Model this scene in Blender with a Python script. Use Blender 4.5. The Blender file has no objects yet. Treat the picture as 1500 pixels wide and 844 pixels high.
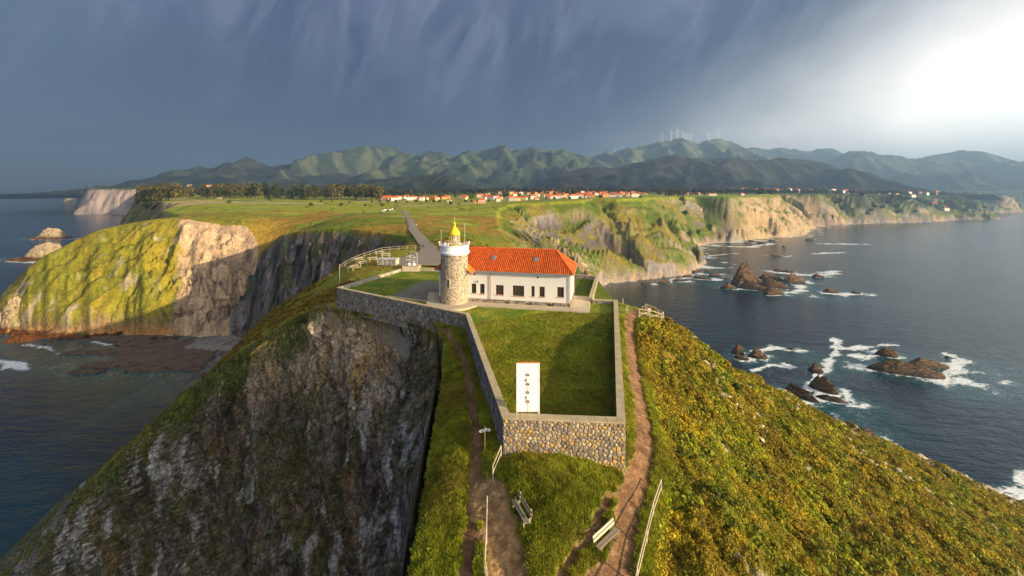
import bpy, math, random, time
import numpy as np
from mathutils import Vector
T0 = time.time()
rng = np.random.default_rng(7)
random.seed(7)
SC = bpy.context.scene
COL = SC.collection
rad = math.radians

# ------------------------------------------------------------------ camera, sky, sun
F = 600.0            # focal length in pixels of the 1500 px wide photograph
CX, HY, CZ = 750.0, 285.0, 100.0   # principal column, horizon row, camera height above the sea
cam_d = bpy.data.cameras.new("camera")
cam = bpy.data.objects.new("camera", cam_d); COL.objects.link(cam)
cam_d.sensor_width = 36; cam_d.lens = 36 * F / 1500
cam_d.shift_y = -(422 - HY) / 1500
cam_d.clip_start = 0.5; cam_d.clip_end = 90000
cam.location = (0, 0, CZ); cam.rotation_euler = (rad(90), 0, 0)
SC.camera = cam
SUN_EL, SUN_AZ = rad(14.5), rad(118)      # azimuth clockwise from +Y (into the picture)
sun_dir = Vector((math.sin(SUN_AZ) * math.cos(SUN_EL), math.cos(SUN_AZ) * math.cos(SUN_EL), math.sin(SUN_EL)))
sd = bpy.data.lights.new("sun", 'SUN'); sd.energy = 5.0; sd.angle = rad(0.6); sd.color = (1.0, 0.81, 0.50)
so = bpy.data.objects.new("sun", sd); COL.objects.link(so)
so.rotation_euler = (-sun_dir).to_track_quat('-Z', 'Y').to_euler()
so.location = (200, -200, 300)

W = bpy.data.worlds.new("World"); SC.world = W; W.use_nodes = True
def world():
    nt = W.node_tree; N = nt.nodes; L = nt.links; N.clear()
    def n(t, **k):
        x = N.new(t)
        for a, b in k.items(): setattr(x, a, b)
        return x
    def M(op, a, b=None, c=None, clamp=False):
        m = n('ShaderNodeMath', operation=op); m.use_clamp = clamp
        for i, v in enumerate((a, b, c)):
            if v is None: continue
            if isinstance(v, (int, float)): m.inputs[i].default_value = v
            else: L.new(v, m.inputs[i])
        return m.outputs[0]
    def ramp(fac, pts):
        r = n('ShaderNodeValToRGB'); cr = r.color_ramp
        while len(cr.elements) < len(pts): cr.elements.new(0.5)
        for e, (p, c) in zip(cr.elements, pts): e.position = p; e.color = (*c, 1)
        L.new(fac, r.inputs[0]); return r.outputs[0]
    def mix(f, a, b, t='MIX'):
        m = n('ShaderNodeMix', data_type='RGBA', blend_type=t)
        if isinstance(f, (int, float)): m.inputs[0].default_value = f
        else: L.new(f, m.inputs[0])
        for i, v in ((6, a), (7, b)):
            if isinstance(v, tuple): m.inputs[i].default_value = (*v, 1)
            else: L.new(v, m.inputs[i])
        return m.outputs[2]
    tc = n('ShaderNodeTexCoord'); sp = n('ShaderNodeSeparateXYZ'); L.new(tc.outputs['Generated'], sp.inputs[0])
    X, Y, Z = sp.outputs
    az = M('ARCTAN2', X, Y)                    # 0 ahead, + right
    el = M('ARCSINE', Z)
    azd = M('MULTIPLY', az, 57.2958); eld = M('MULTIPLY', el, 57.2958)
    # clouds drawn out by falling rain: streaks fan out from the upper sky
    cv = n('ShaderNodeCombineXYZ')
    L.new(M('MULTIPLY', M('ADD', azd, M('MULTIPLY', eld, -0.35)), 0.15), cv.inputs[0]); L.new(M('MULTIPLY', eld, 0.055), cv.inputs[1])
    nz = n('ShaderNodeTexNoise'); nz.inputs['Scale'].default_value = 1.0; nz.inputs['Detail'].default_value = 6; nz.inputs['Roughness'].default_value = 0.62; nz.inputs['Distortion'].default_value = 0.9
    L.new(cv.outputs[0], nz.inputs['Vector'])
    cv2 = n('ShaderNodeCombineXYZ'); L.new(M('MULTIPLY', azd, 0.045), cv2.inputs[0]); L.new(M('MULTIPLY', eld, 0.06), cv2.inputs[1]); cv2.inputs[2].default_value = 4.0
    nb = n('ShaderNodeTexNoise'); nb.inputs['Scale'].default_value = 1.0; nb.inputs['Detail'].default_value = 5
    L.new(cv2.outputs[0], nb.inputs['Vector'])
    # storm grey-blue; darkest in a band low over the hills, lighter up high and to the left edge
    s = ramp(M('DIVIDE', eld, 40.0, clamp=True), [(0.0, (0.011, 0.025, 0.068)), (0.22, (0.009, 0.020, 0.054)), (0.5, (0.016, 0.027, 0.060)), (1.0, (0.050, 0.062, 0.105))])
    left = M('MULTIPLY', M('SUBTRACT', -22.0, azd), 0.035, clamp=True)
    s = mix(M('MULTIPLY', left, 0.55), s, (0.055, 0.082, 0.125))
    st = M('MULTIPLY', M('SUBTRACT', nz.outputs[0], 0.46), 4.2, clamp=True)
    hi = M('MULTIPLY', M('SUBTRACT', eld, 6.0), 0.07, clamp=True)
    s = mix(M('MULTIPLY', M('MULTIPLY', st, hi), 0.50), s, (0.110, 0.125, 0.180))
    lt = M('MULTIPLY', M('SUBTRACT', nb.outputs[0], 0.52), 4.0, clamp=True)
    s = mix(M('MULTIPLY', M('MULTIPLY', lt, hi), 0.55), s, (0.085, 0.100, 0.150))
    dk = M('MULTIPLY', M('SUBTRACT', 0.5, nb.outputs[0]), 3.0, clamp=True)
    s = mix(M('MULTIPLY', dk, 0.40), s, (0.014, 0.024, 0.045))
    # open bright sky to the right, round to where the sun stands
    g1 = M('ADD', M('MULTIPLY', M('SUBTRACT', azd, 6.0), 0.0265), M('MULTIPLY', M('SUBTRACT', nb.outputs[0], 0.5), 0.6))
    g1 = M('SUBTRACT', g1, M('MULTIPLY', M('MAXIMUM', M('SUBTRACT', eld, 7.5), 0.0), 0.050))
    g2 = M('MULTIPLY', M('SUBTRACT', -150.0, azd), 0.02)  # and round behind
    g = M('MAXIMUM', g1, M('MULTIPLY', g2, 1.0)); g = M('MULTIPLY', g, 1.0, clamp=True)
    g = M('SMOOTH_MIN', g, 1.0, 0.2, clamp=True) if False else g
    b = ramp(g, [(0.0, (0, 0, 0)), (0.25, (0.07, 0.07, 0.07)), (0.5, (0.25, 0.25, 0.25)), (0.75, (0.58, 0.58, 0.58)), (1.0, (1, 1, 1))])
    s = mix(b, s, (0.80, 0.745, 0.66))
    sky = n('ShaderNodeTexSky', sky_type='NISHITA'); sky.sun_disc = False; sky.sun_elevation = SUN_EL; sky.sun_rotation = SUN_AZ
    bg = n('ShaderNodeBackground'); bg.inputs[1].default_value = 0.06; L.new(sky.outputs[0], bg.inputs[0])
    bc = n('ShaderNodeBackground'); bc.inputs[1].default_value = 1.0; L.new(s, bc.inputs[0])
    # the cloud deck covers nearly all of the sky; thin blue gaps only high behind the camera
    cover = M('SUBTRACT', 1.0, M('MULTIPLY', M('MULTIPLY', M('SUBTRACT', eld, 45.0), 0.03, clamp=True), 0.5))
    mx = n('ShaderNodeMixShader'); L.new(cover, mx.inputs[0]); L.new(bg.outputs[0], mx.inputs[1]); L.new(bc.outputs[0], mx.inputs[2])
    o = n('ShaderNodeOutputWorld'); L.new(mx.outputs[0], o.inputs[0])
world()
SC.view_settings.view_transform = 'Standard'; SC.view_settings.look = 'None'
SC.view_settings.exposure = 1.5; SC.view_settings.gamma = 1
SC.render.engine = 'CYCLES'
SC.cycles.max_bounces = 5; SC.cycles.diffuse_bounces = 2; SC.cycles.glossy_bounces = 2; SC.cycles.volume_bounces = 0
SC.cycles.transmission_bounces = 4; SC.cycles.transparent_max_bounces = 6
SC.cycles.use_denoising = True

# ------------------------------------------------------------------ helpers
def ray(px, py, Y): return ((px - CX) / F * Y, Y, CZ - (py - HY) / F * Y)
def atz(px, py, z):
    Y = F * (CZ - z) / (py - HY); return ((px - CX) / F * Y, Y, z)
def tag(o, label=None, cat=None, group=None, kind=None):
    if label: o['label'] = label
    if cat: o['category'] = cat
    if group: o['group'] = group
    if kind: o['kind'] = kind
    return o
def empty(name, loc=(0, 0, 0), rz=0, label=None, cat=None, group=None):
    o = bpy.data.objects.new(name, None); COL.objects.link(o); o.empty_display_size = 0.3
    o.location = loc; o.rotation_euler = (0, 0, rz); return tag(o, label, cat, group)
def np_mesh(name, V, Fc, smooth=True):
    """V (n,3), Fc (m,k) all faces with k corners"""
    me = bpy.data.meshes.new(name); V = np.asarray(V, np.float32); Fc = np.asarray(Fc, np.int32)
    m, k = Fc.shape
    me.vertices.add(len(V)); me.vertices.foreach_set('co', V.ravel())
    me.loops.add(m * k); me.loops.foreach_set('vertex_index', Fc.ravel())
    me.polygons.add(m); me.polygons.foreach_set('loop_start', np.arange(0, m * k, k, dtype=np.int32))
    me.polygons.foreach_set('loop_total', np.full(m, k, np.int32))
    me.polygons.foreach_set('use_smooth', np.full(m, smooth))
    me.update(calc_edges=True); me.validate(); return me
def link(name, me, mat=None, parent=None, kind=None):
    o = bpy.data.objects.new(name, me); COL.objects.link(o)
    if mat and not me.materials: me.materials.append(mat)
    if parent: o.parent = parent
    if kind: o['kind'] = kind
    return o
def set_attr(me, name, vals, typ='FLOAT'):
    a = me.attributes.new(name, typ, 'POINT')
    if typ == 'FLOAT': a.data.foreach_set('value', np.asarray(vals, np.float32).ravel())
    elif typ == 'FLOAT_COLOR':
        v = np.ones((len(vals), 4), np.float32); v[:, :3] = vals; a.data.foreach_set('color', v.ravel())
    elif typ == 'FLOAT_VECTOR': a.data.foreach_set('vector', np.asarray(vals, np.float32).ravel())
def grid_faces(nr, nc):
    i = np.arange(nr * nc, dtype=np.int32).reshape(nr, nc)
    return np.stack([i[:-1, :-1], i[:-1, 1:], i[1:, 1:], i[1:, :-1]], -1).reshape(-1, 4)

# gradient noise
_P = rng.permutation(256).astype(np.int64); _P = np.concatenate([_P, _P, _P])
_G2 = np.array([(math.cos(a), math.sin(a)) for a in np.arange(16) / 16 * 2 * math.pi], np.float32)
def pn2(x, y, seed=0):
    x = np.asarray(x, np.float64) + seed * 17.31; y = np.asarray(y, np.float64) - seed * 9.73
    xi = np.floor(x); yi = np.floor(y); fx = (x - xi).astype(np.float32); fy = (y - yi).astype(np.float32)
    xi = xi.astype(np.int64) & 255; yi = yi.astype(np.int64) & 255
    u = fx * fx * fx * (fx * (fx * 6 - 15) + 10); v = fy * fy * fy * (fy * (fy * 6 - 15) + 10)
    def g(a, b, dx, dy):
        h = _G2[_P[_P[a] + b] & 15]; return h[..., 0] * dx + h[..., 1] * dy
    a = g(xi, yi, fx, fy); b = g(xi + 1, yi, fx - 1, fy); c = g(xi, yi + 1, fx, fy - 1); d = g(xi + 1, yi + 1, fx - 1, fy - 1)
    return (a + u * (b - a) + v * ((c + u * (d - c)) - (a + u * (b - a)))) * 1.5
def fbm(x, y, o=4, seed=0, gain=0.5):
    s = 0; a = 1.0; f = 1.0; t = 0
    for k in range(o):
        s = s + a * pn2(x * f, y * f, seed + k * 3); t += a; a *= gain; f *= 2.03
    return s / t
def ridged(x, y, o=4, seed=0, gain=0.5):
    s = 0; a = 1.0; f = 1.0; t = 0
    for k in range(o):
        s = s + a * (1 - np.abs(pn2(x * f, y * f, seed + k * 3)) * 2); t += a; a *= gain; f *= 2.1
    return s / t
def ss(a, b, x):
    t = np.clip((x - a) / (b - a), 0, 1); return t * t * (3 - 2 * t)
def poly_inside(P, X, Y):
    P = np.asarray(P, float); ins = np.zeros(X.shape, bool); n = len(P)
    for i in range(n):
        x1, y1 = P[i][:2]; x2, y2 = P[(i + 1) % n][:2]
        if y1 == y2: continue
        c = ((y1 > Y) != (y2 > Y)) & (X < (x2 - x1) * (Y - y1) / (y2 - y1) + x1); ins ^= c
    return ins
def poly_dist(P, X, Y, closed=True):
    """distance to the polyline and arc position of the nearest point"""
    P = np.asarray(P, np.float32); X = X.astype(np.float32); Y = Y.astype(np.float32)
    best = np.full(X.shape, 1e12, np.float32); arc = np.zeros(X.shape, np.float32); s0 = 0.0; n = len(P)
    for i in range(n if closed else n - 1):
        a = P[i]; b = P[(i + 1) % n]; d = b - a; L2 = float(d @ d); L = math.sqrt(L2)
        if L == 0: continue
        t = np.clip(((X - a[0]) * d[0] + (Y - a[1]) * d[1]) / L2, 0, 1)
        q = (X - a[0] - t * d[0]) ** 2 + (Y - a[1] - t * d[1]) ** 2
        m = q < best; best = np.where(m, q, best); arc = np.where(m, s0 + t * L, arc); s0 += L
    return np.sqrt(best), arc
def catmull(P, n):
    P = np.asarray(P, float); Q = np.vstack([2 * P[0] - P[1], P, 2 * P[-1] - P[-2]])
    t = np.linspace(0, len(P) - 1 - 1e-9, n); i = t.astype(int); f = (t - i)[:, None]
    a, b, c, d = Q[i], Q[i + 1], Q[i + 2], Q[i + 3]
    return 0.5 * (2 * b + (c - a) * f + (2 * a - 5 * b + 4 * c - d) * f ** 2 + (3 * b - a - 3 * c + d) * f ** 3)

# ------------------------------------------------------------------ materials
class NB:
    """tiny node builder"""
    def __init__(s, name):
        s.m = bpy.data.materials.new(name); s.m.use_nodes = True; s.t = s.m.node_tree; s.N = s.t.nodes; s.L = s.t.links
        s.N.clear(); s.out = s.N.new('ShaderNodeOutputMaterial'); s.b = s.N.new('ShaderNodeBsdfPrincipled'); s.L.new(s.b.outputs[0], s.out.inputs[0])
    def n(s, t, ins=None, **k):
        x = s.N.new(t)
        for a, b in k.items(): setattr(x, a, b)
        for a, b in (ins or {}).items(): s.put(x.inputs[a], b)
        return x
    def put(s, sock, v):
        if isinstance(v, bpy.types.NodeSocket): s.L.new(v, sock)
        elif isinstance(v, tuple) and sock.type == 'RGBA' and len(v) == 3: sock.default_value = (*v, 1)
        else: sock.default_value = v
    def math(s, op, a, b=None, clamp=False):
        x = s.n('ShaderNodeMath', operation=op); x.use_clamp = clamp; s.put(x.inputs[0], a)
        if b is not None: s.put(x.inputs[1], b)
        return x.outputs[0]
    def mix(s, f, a, b, t='MIX'):
        x = s.n('ShaderNodeMix', data_type='RGBA', blend_type=t); s.put(x.inputs[0], f); s.put(x.inputs[6], a); s.put(x.inputs[7], b); return x.outputs[2]
    def ramp(s, f, pts):
        r = s.n('ShaderNodeValToRGB'); cr = r.color_ramp
        while len(cr.elements) < len(pts): cr.elements.new(0.5)
        for e, (p, c) in zip(cr.elements, pts):
            e.position = p; e.color = (*c, 1) if isinstance(c, tuple) else (c, c, c, 1)
        s.put(r.inputs[0], f); return r.outputs[0]
    def coord(s, which='Object', scale=None):
        tc = s.n('ShaderNodeTexCoord').outputs[which]
        if scale is None: return tc
        return s.n('ShaderNodeMapping', {'Vector': tc, 'Scale': scale}).outputs[0]
    def noise(s, vec, scale, detail=4, rough=0.55, dist=0.0):
        return s.n('ShaderNodeTexNoise', {'Vector': vec, 'Scale': scale, 'Detail': detail, 'Roughness': rough, 'Distortion': dist}).outputs[0]
    def attr(s, name, out='Color'): return s.n('ShaderNodeAttribute', attribute_name=name).outputs[out]
    def bump(s, h, strength=0.5, dist=0.1, nrm=None):
        x = s.n('ShaderNodeBump', {'Height': h, 'Strength': strength, 'Distance': dist})
        if nrm is not None: s.put(x.inputs['Normal'], nrm)
        return x.outputs[0]
    def fin(s, col, rough=0.8, nrm=None, spec=0.3, metal=0.0):
        s.put(s.b.inputs['Base Color'], col); s.put(s.b.inputs['Roughness'], rough); s.put(s.b.inputs['Specular IOR Level'], spec); s.put(s.b.inputs['Metallic'], metal)
        if nrm is not None: s.put(s.b.inputs['Normal'], nrm)
        return s.m
def simple(name, col, rough=0.7, var=0.25, scale=3.0, spec=0.3, metal=0.0, bump=0.0, per_object=0.0):
    b = NB(name); co = b.coord('Object'); v = b.noise(co, scale, 5)
    f = b.math('ADD', b.math('MULTIPLY', b.math('SUBTRACT', v, 0.5), var * 2), 1.0)
    if per_object:
        r = b.n('ShaderNodeObjectInfo').outputs['Random']
        f = b.math('MULTIPLY', f, b.math('ADD', b.math('MULTIPLY', b.math('SUBTRACT', r, 0.5), per_object * 2), 1.0))
    c = b.n('ShaderNodeVectorMath', {0: tuple(col)}, operation='SCALE'); b.put(c.inputs['Scale'], f)
    nrm = b.bump(b.noise(co, scale * 4, 4), bump, 0.02) if bump else None
    return b.fin(c.outputs[0], rough, nrm, spec, metal)
# ------------------------------------------------------------------ the land: plan outlines (x right, y away from the camera, z up, sea level 0)
# T = upper rim of the land, S = shoreline; between them the ground falls as cliff
T = [(9, -60), (150, -60), (165, 0), (160, 60), (140, 112), (112, 105), (78, 95), (49, 84), (31, 75.5), (22, 68), (17, 78), (14, 92), (12, 110), (8, 150), (2, 200), (0, 260), (-8, 330), (-14, 400), (-16, 460), (-4, 500),
     (43, 520), (90, 540), (112, 592), (144, 575), (196, 612), (222, 650), (222, 705), (262, 775), (300, 850), (345, 880), (420, 940), (480, 905), (560, 1000), (640, 1060), (705, 1075), (700, 1180), (760, 1330), (900, 1370), (1010, 1350), (1130, 1500), (1260, 1470), (1380, 1590), (1500, 1560), (1640, 1720), (1850, 1800), (1950, 1770), (2010, 1900), (2000, 2100), (2200, 2350), (2700, 2350), (3100, 2700), (3000, 3200), (4200, 3300), (5200, 4000), (9000, 5200), (9000, 9000),
     (-3600, 9000), (-2900, 4000), (-2640, 2500), (-2215, 2150), (-1900, 2110), (-1650, 1850), (-1350, 1500), (-900, 1010), (-690, 760), (-560, 650), (-500, 585), (-455, 560), (-430, 500), (-372, 455), (-340, 420), (-368, 400), (-400, 372), (-402, 345), (-372, 322), (-348, 338), (-318, 352), (-285, 352),
     (-262, 352), (-232, 348), (-214, 340), (-203, 322), (-186, 305), (-178, 291), (-162, 280), (-138, 259), (-118, 250), (-95, 240), (-72, 222), (-53, 200), (-43, 170), (-39, 143), (-43, 128), (-45, 112), (-45, 99), (-54, 96), (-66, 96.5), (-83, 98), (-100, 99), (-101, 93), (-92, 90), (-76, 87), (-60, 84), (-47.5, 80), (-38, 77), (-32, 72.5), (-26, 70), (-16, 63.6), (-10.8, 58.4), (-8.8, 53), (-7.3, 42), (-6.2, 30), (-5.5, 22), (-5.2, 15), (-8, -60)]
S = [(-12, -60), (-8, 10), (-8.5, 30), (-10, 42), (-13, 54), (-18, 60), (-27, 66.5), (-38, 72), (-60, 80), (-78, 83), (-95, 86), (-106, 88), (-122, 104), (-136, 130), (-150, 170), (-160, 205), (-158, 232), (-150, 222), (-128, 205), (-100, 178), (-84, 168), (-78, 180), (-92, 200), (-118, 222), (-140, 238), (-165, 262), (-198, 284), (-228, 291),
     (-268, 291), (-310, 286), (-356, 291), (-392, 300), (-420, 325), (-434, 372), (-420, 420), (-416, 470), (-470, 520), (-525, 560), (-600, 630), (-740, 760), (-960, 1000), (-1400, 1480), (-1700, 1830), (-1850, 2055), (-2215, 2070), (-2400, 2300), (-2750, 2750), (-3100, 4000), (-3900, 9500), (9500, 9500), (9500, 5000), (5300, 3700), (4300, 3050), (3200, 2900), (2900, 2250), (2250, 2120), (2130, 1950), (2085, 1770), (1960, 1640), (1750, 1610), (1560, 1500), (1440, 1480), (1180, 1400), (957, 1277), (820, 1130), (720, 1010),
     (554, 923), (403, 833), (345, 770), (309, 741), (298, 680), (285, 600), (222, 513), (160, 482), (108, 461), (85, 425), (66, 360), (58, 290), (60, 230), (72, 195), (90, 165), (115, 143), (150, 122), (185, 100), (215, 60), (225, 0), (220, -60)]
T = np.array(T, float); S = np.array(S, float)
# height of the top surface, controls (x, y, z)
CT = [(-0.6, 30, 80.75), (8.3, 29.2, 79.7), (3.4, 25.6, 79.8), (-2.4, 28.9, 79.9), (-2, 22.3, 79.1), (0.3, 22, 78.9), (11, 33, 79.4), (8, 26.8, 78.8), (5.8, 23, 78.5), (3, 20, 78.6), (-4, 35, 80.2), (-6, 28, 78.9), (-6.3, 22, 78.3),
      (12.4, 43, 80.3), (16, 56.6, 81.5), (20, 63.5, 81.8), (-4.6, 45.6, 80.6), (-7.4, 53, 80.8), (-6.5, 42, 79.6), (-16, 62, 80.9), (-30.4, 71, 80.8), (-26, 70, 80.5), (-20, 66, 80.6),
      (-9, 62, 82.3), (0, 60, 82.3), (-22, 78, 82.2), (-9, 90, 82.6), (8, 75, 82.4), (14, 72, 81.6), (-27, 122, 82.8), (-37, 93, 82.2), (-41, 110, 82.5), (-40, 128, 82.3), (-32, 78, 81.6), (-20, 105, 83.0), (-5, 115, 82.5), (8, 100, 79), (10, 140, 69), (0, 130, 80),
      # ridge running down to the left
      (-38, 77, 78.7), (-44, 89, 78.0), (-47.5, 80, 73.0), (-55, 93, 72.5), (-60, 84, 64.8), (-67, 95, 61.5), (-76, 87, 52.0), (-83, 98, 46.0), (-92, 90, 37.8), (-100, 95, 29.0),
      # seaward slope on the right
      (22, 66, 81.0), (31, 75.5, 73.0), (49, 84, 62.0), (78, 95, 46.0), (112, 105, 29.5), (140, 112, 15.5), (60, 0, 50), (100, 30, 30), (30, 5, 66), (9, 10, 78.6), (150, 0, 8), (27.7, 37, 67.5), (75, 60, 43), (26, 46, 69.8),
      (-8, 15, 77.5), (0, 5, 78), (2, -30, 78),
      # neck and plateau
      (-45, 180, 79), (-20, 200, 80.5), (0, 220, 70), (-66, 222, 79.5), (-86, 343, 80.5), (-50, 300, 79), (-20, 330, 70), (-14, 400, 75), (-16, 460, 83), (-4, 500, 87.5), (43, 520, 89.6), (90, 540, 91.9), (144, 575, 93.3), (196, 615, 94.4), (225, 700, 94.8), (-60, 480, 83), (-133, 262, 77), (-200, 322, 42), (-212, 338, 56), (-176, 290, 61), (-190, 303, 50), (-226, 352, 74), (-185, 345, 66), (-165, 372, 77), (-240, 380, 80), (-163, 280, 69), (-150, 322, 77), (-285, 352, 79.5), (-318, 352, 77), (-348, 340, 68.5), (-372, 322, 50), (-402, 350, 44), (-368, 400, 70), (-290, 400, 80.5),
      (-8, 560, 88.5), (60, 655, 90.8), (165, 830, 93.6), (315, 900, 94.6), (517, 1000, 94.8), (700, 1080, 94.5), (-500, 590, 88.5), (-742, 840, 89), (-300, 600, 85.5), (-150, 600, 85), (-80, 750, 87), (100, 850, 92.5), (-420, 800, 88.5), (200, 1100, 98.5), (-200, 1200, 95), (600, 1300, 101), (150, 1350, 104), (1000, 1420, 101), (1400, 1640, 101), (1850, 1850, 97), (2000, 2050, 95),
      (-1400, 1700, 112), (-2000, 2150, 130), (-2215, 2180, 130), (-2600, 2600, 140), (-800, 1500, 100), (0, 1800, 112), (1000, 2200, 113), (-1000, 2600, 112), (1000, 3500, 125), (3000, 3500, 130), (-3000, 4500, 160), (0, 5000, 150), (5000, 5000, 160)]
CT = np.array(CT, float)
def uv(X, Y):
    r = np.maximum(Y, -20) + 40
    return X / r * 1.1, np.log(r)
_cu, _cv = uv(CT[:, 0], CT[:, 1])
def _phi(r2): return 0.5 * r2 * np.log(r2 + 1e-9)
def _solve():
    n = len(CT); K = _phi((_cu[:, None] - _cu) ** 2 + (_cv[:, None] - _cv) ** 2) + np.eye(n) * 2e-4
    Pm = np.stack([np.ones(n), _cu, _cv], 1); A = np.zeros((n + 3, n + 3)); A[:n, :n] = K; A[:n, n:] = Pm; A[n:, :n] = Pm.T
    return np.linalg.solve(A, np.concatenate([CT[:, 2], np.zeros(3)]))
_w = _solve()
def top_z(X, Y):
    u, v = uv(X, Y); u = u.astype(np.float32); v = v.astype(np.float32); z = _w[-3] + _w[-2] * u + _w[-1] * v
    for i in range(len(CT)):
        z = z + np.float32(_w[i]) * _phi((u - np.float32(_cu[i])) ** 2 + (v - np.float32(_cv[i])) ** 2)
    return z
# compound corners in plan
WN_L, WN_R = (-0.65, 30.0), (8.1, 29.4)
W_A, W_B = (-6.3, 56.0), (-30.8, 72.0)
W_C = (-24.4, 91.5); W_D = (-12.0, 90.0); W_E = (17.1, 81.3); W_F = (12.6, 64.2); W_G = (16.3, 63.4); W_H = (12.5, 83.0)
COMP = [WN_L, WN_R, W_G, W_F, W_E, W_H, W_D, W_C, W_B, W_A]
LAWN_Z = 83.1
PATHS = {  # centre line points and half width
 'left': ([(-30, 69.6), (-19, 63.6), (-8.6, 55.8), (-5.9, 49), (-4.5, 42.5), (-3.3, 36), (-2.7, 31), (-2.5, 26), (-2.5, 22), (-2.3, 14)], 0.52),
 'stair': ([(-1.6, 27.6), (-.9, 25.6), (-0.45, 23.6), (0.0, 21.4), (0.3, 19), (.4, 14)], 1.2),
 'right': ([(19.6, 63.5), (17.3, 60), (15.9, 55), (14.2, 48), (12.9, 42.5), (11.9, 37), (10.6, 32.6), (9.2, 29.8), (7.6, 27.0), (6.6, 24.6), (6.0, 22), (5.5, 14)], .82),
 'cross': ([(8.6, 28.4), (6.6, 27.4), (4.6, 24.6), (3.0, 22.8), (2.0, 21)], 0.34),
 'bench_end': ([(1.5, 20.6), (4.2, 21.6), (6.2, 23.2)], 1.05)}
ROAD = [(-14.5, 99), (-19, 112), (-25, 135), (-33, 170), (-52, 225), (-72, 290), (-90, 350), (-100, 420), (-80, 500)]
def path_mask(X, Y):
    m = np.zeros(X.shape, np.float32); nn = pn2(X * 1.7, Y * 1.7, 5) * 0.28
    for k, (P, w) in PATHS.items():
        d, _ = poly_dist(P, X, Y, False); m = np.maximum(m, 1 - ss(w * 0.8, w * 1.15, d + nn))
    return m
FRONT = [(-5, 2), (-4.5, 22), (-5.6, 30), (-6.7, 42), (-8.1, 53), (-10, 59), (-15, 64.6), (-25, 71), (-31, 74), (-37, 78), (-47, 81.5), (-59.5, 85.5), (-76, 88.5), (-92, 91.5), (-102, 94), (-125, 60), (-60, 10), (-20, -10)]
def z0(X): return 0 * X
def terrain(X, Y):
    Yp = np.maximum(Y, 20)
    amp = 1 * np.where((Y > 215) & (Y < 460) & (X < -130), 5.5, 0) + np.where(Y < 125, np.clip((Y - 60) * 0.03, 0.25, 2.0), np.clip(0.011 * Yp, 2, 26)).astype(np.float32)
    lam = np.clip(0.11 * Yp, 6, 110) * np.where((Y > 205) & (Y < 470) & (X < -120), .8, 1)
    wx = X + amp * fbm(X / lam * 1.0, Y / lam, 4, 11); wy = Y + amp * fbm(X / lam, Y / lam, 4, 23)
    iT = poly_inside(T, wx, wy); iS = poly_inside(S, wx, wy)
    dT, arc = poly_dist(T, wx, wy); dS, _ = poly_dist(S, wx, wy)
    t = np.where(iT, 1.0, np.where(iS, dS / (dS + dT + 1e-6), 0.0)).astype(np.float32)
    zt = top_z(X, Y).astype(np.float32)
    mid = 4 * t * (1 - t)
    far = ss(150, 260, Y)
    # gullies and spurs running down the cliffs
    sc = np.clip(Yp * 0.085, 12, 75)
    ar = arc + sc * (1.5 * t + .5 * pn2(arc / sc, t * 2, 3)) * (X > -100)
    gl = ridged(ar / sc, t * 0.45 + 3, 3, 31, 0.5)
    gl2 = ridged(ar / (sc * 0.24), t * .8, 3, 37, 0.5)
    pen0 = ss(-225, -260, X) * ss(460, 400, Y)
    tt = np.clip(t + far * mid * (1 - .9 * pen0) * 1.2 * (0.36 * (gl - 0.55) + 0.13 * (gl2 - 0.55)) + pen0 * mid * (.16 * fbm(X / 28, (Y + z0(X)) / 28, 4, 43) + .10 * (ridged(X / 17, Y / 17, 3, 45) - .5)) + mid * far * ss(-300, -280, X) * ss(-185, -200, X) * (Y < 400) * (Y > 270) * .22 * (ridged(arc / 15 + .8 * t, t * 1.3, 4, 47, .6) - .5), 0, 1)
    peninsula = ss(-235, -262, X) * ss(460, 400, Y) * (X > -460)
    g = 0.10 * ss(0, 0.05, tt) + 0.90 * tt ** (0.85)
    g = np.where(peninsula > 0, (1 - peninsula) * g + peninsula * (0.22 * ss(0, 0.06, tt) + 0.78 * (1 - (1 - tt) ** 1.45)), g)
    z = zt * g
    rough = np.clip(Yp * 0.004, 0.15, 4.0)
    z = z + mid * rough * .35 * fbm(ar / (rough * 5), t * 5, 4, 41) * far
    # rolling relief on the open plateau
    z = z + (t >= 1) * far * (1.6 * fbm(X / 70, Y / 70, 3, 51) * ss(0, 40, dT))
    z = z + (t > 0) * far * 0.35 * fbm(X / 6, Y / 6, 2, 55) * ss(700, 300, Y)
    front = poly_inside(FRONT, X, Y) & ~iT; z = np.where(front, zt - 13 * dT - 3.2 * ss(0, .4, dT), z)
    z = np.where(iS | iT, z, -1.0 - np.minimum(dS * 0.12, 9))
    return z.astype(np.float32), t, arc, dT, dS, zt, iT, gl
def lerp3(a, b, f): return a + (b - a) * f[..., None]
C = lambda *c: np.array(c, np.float32)

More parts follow.
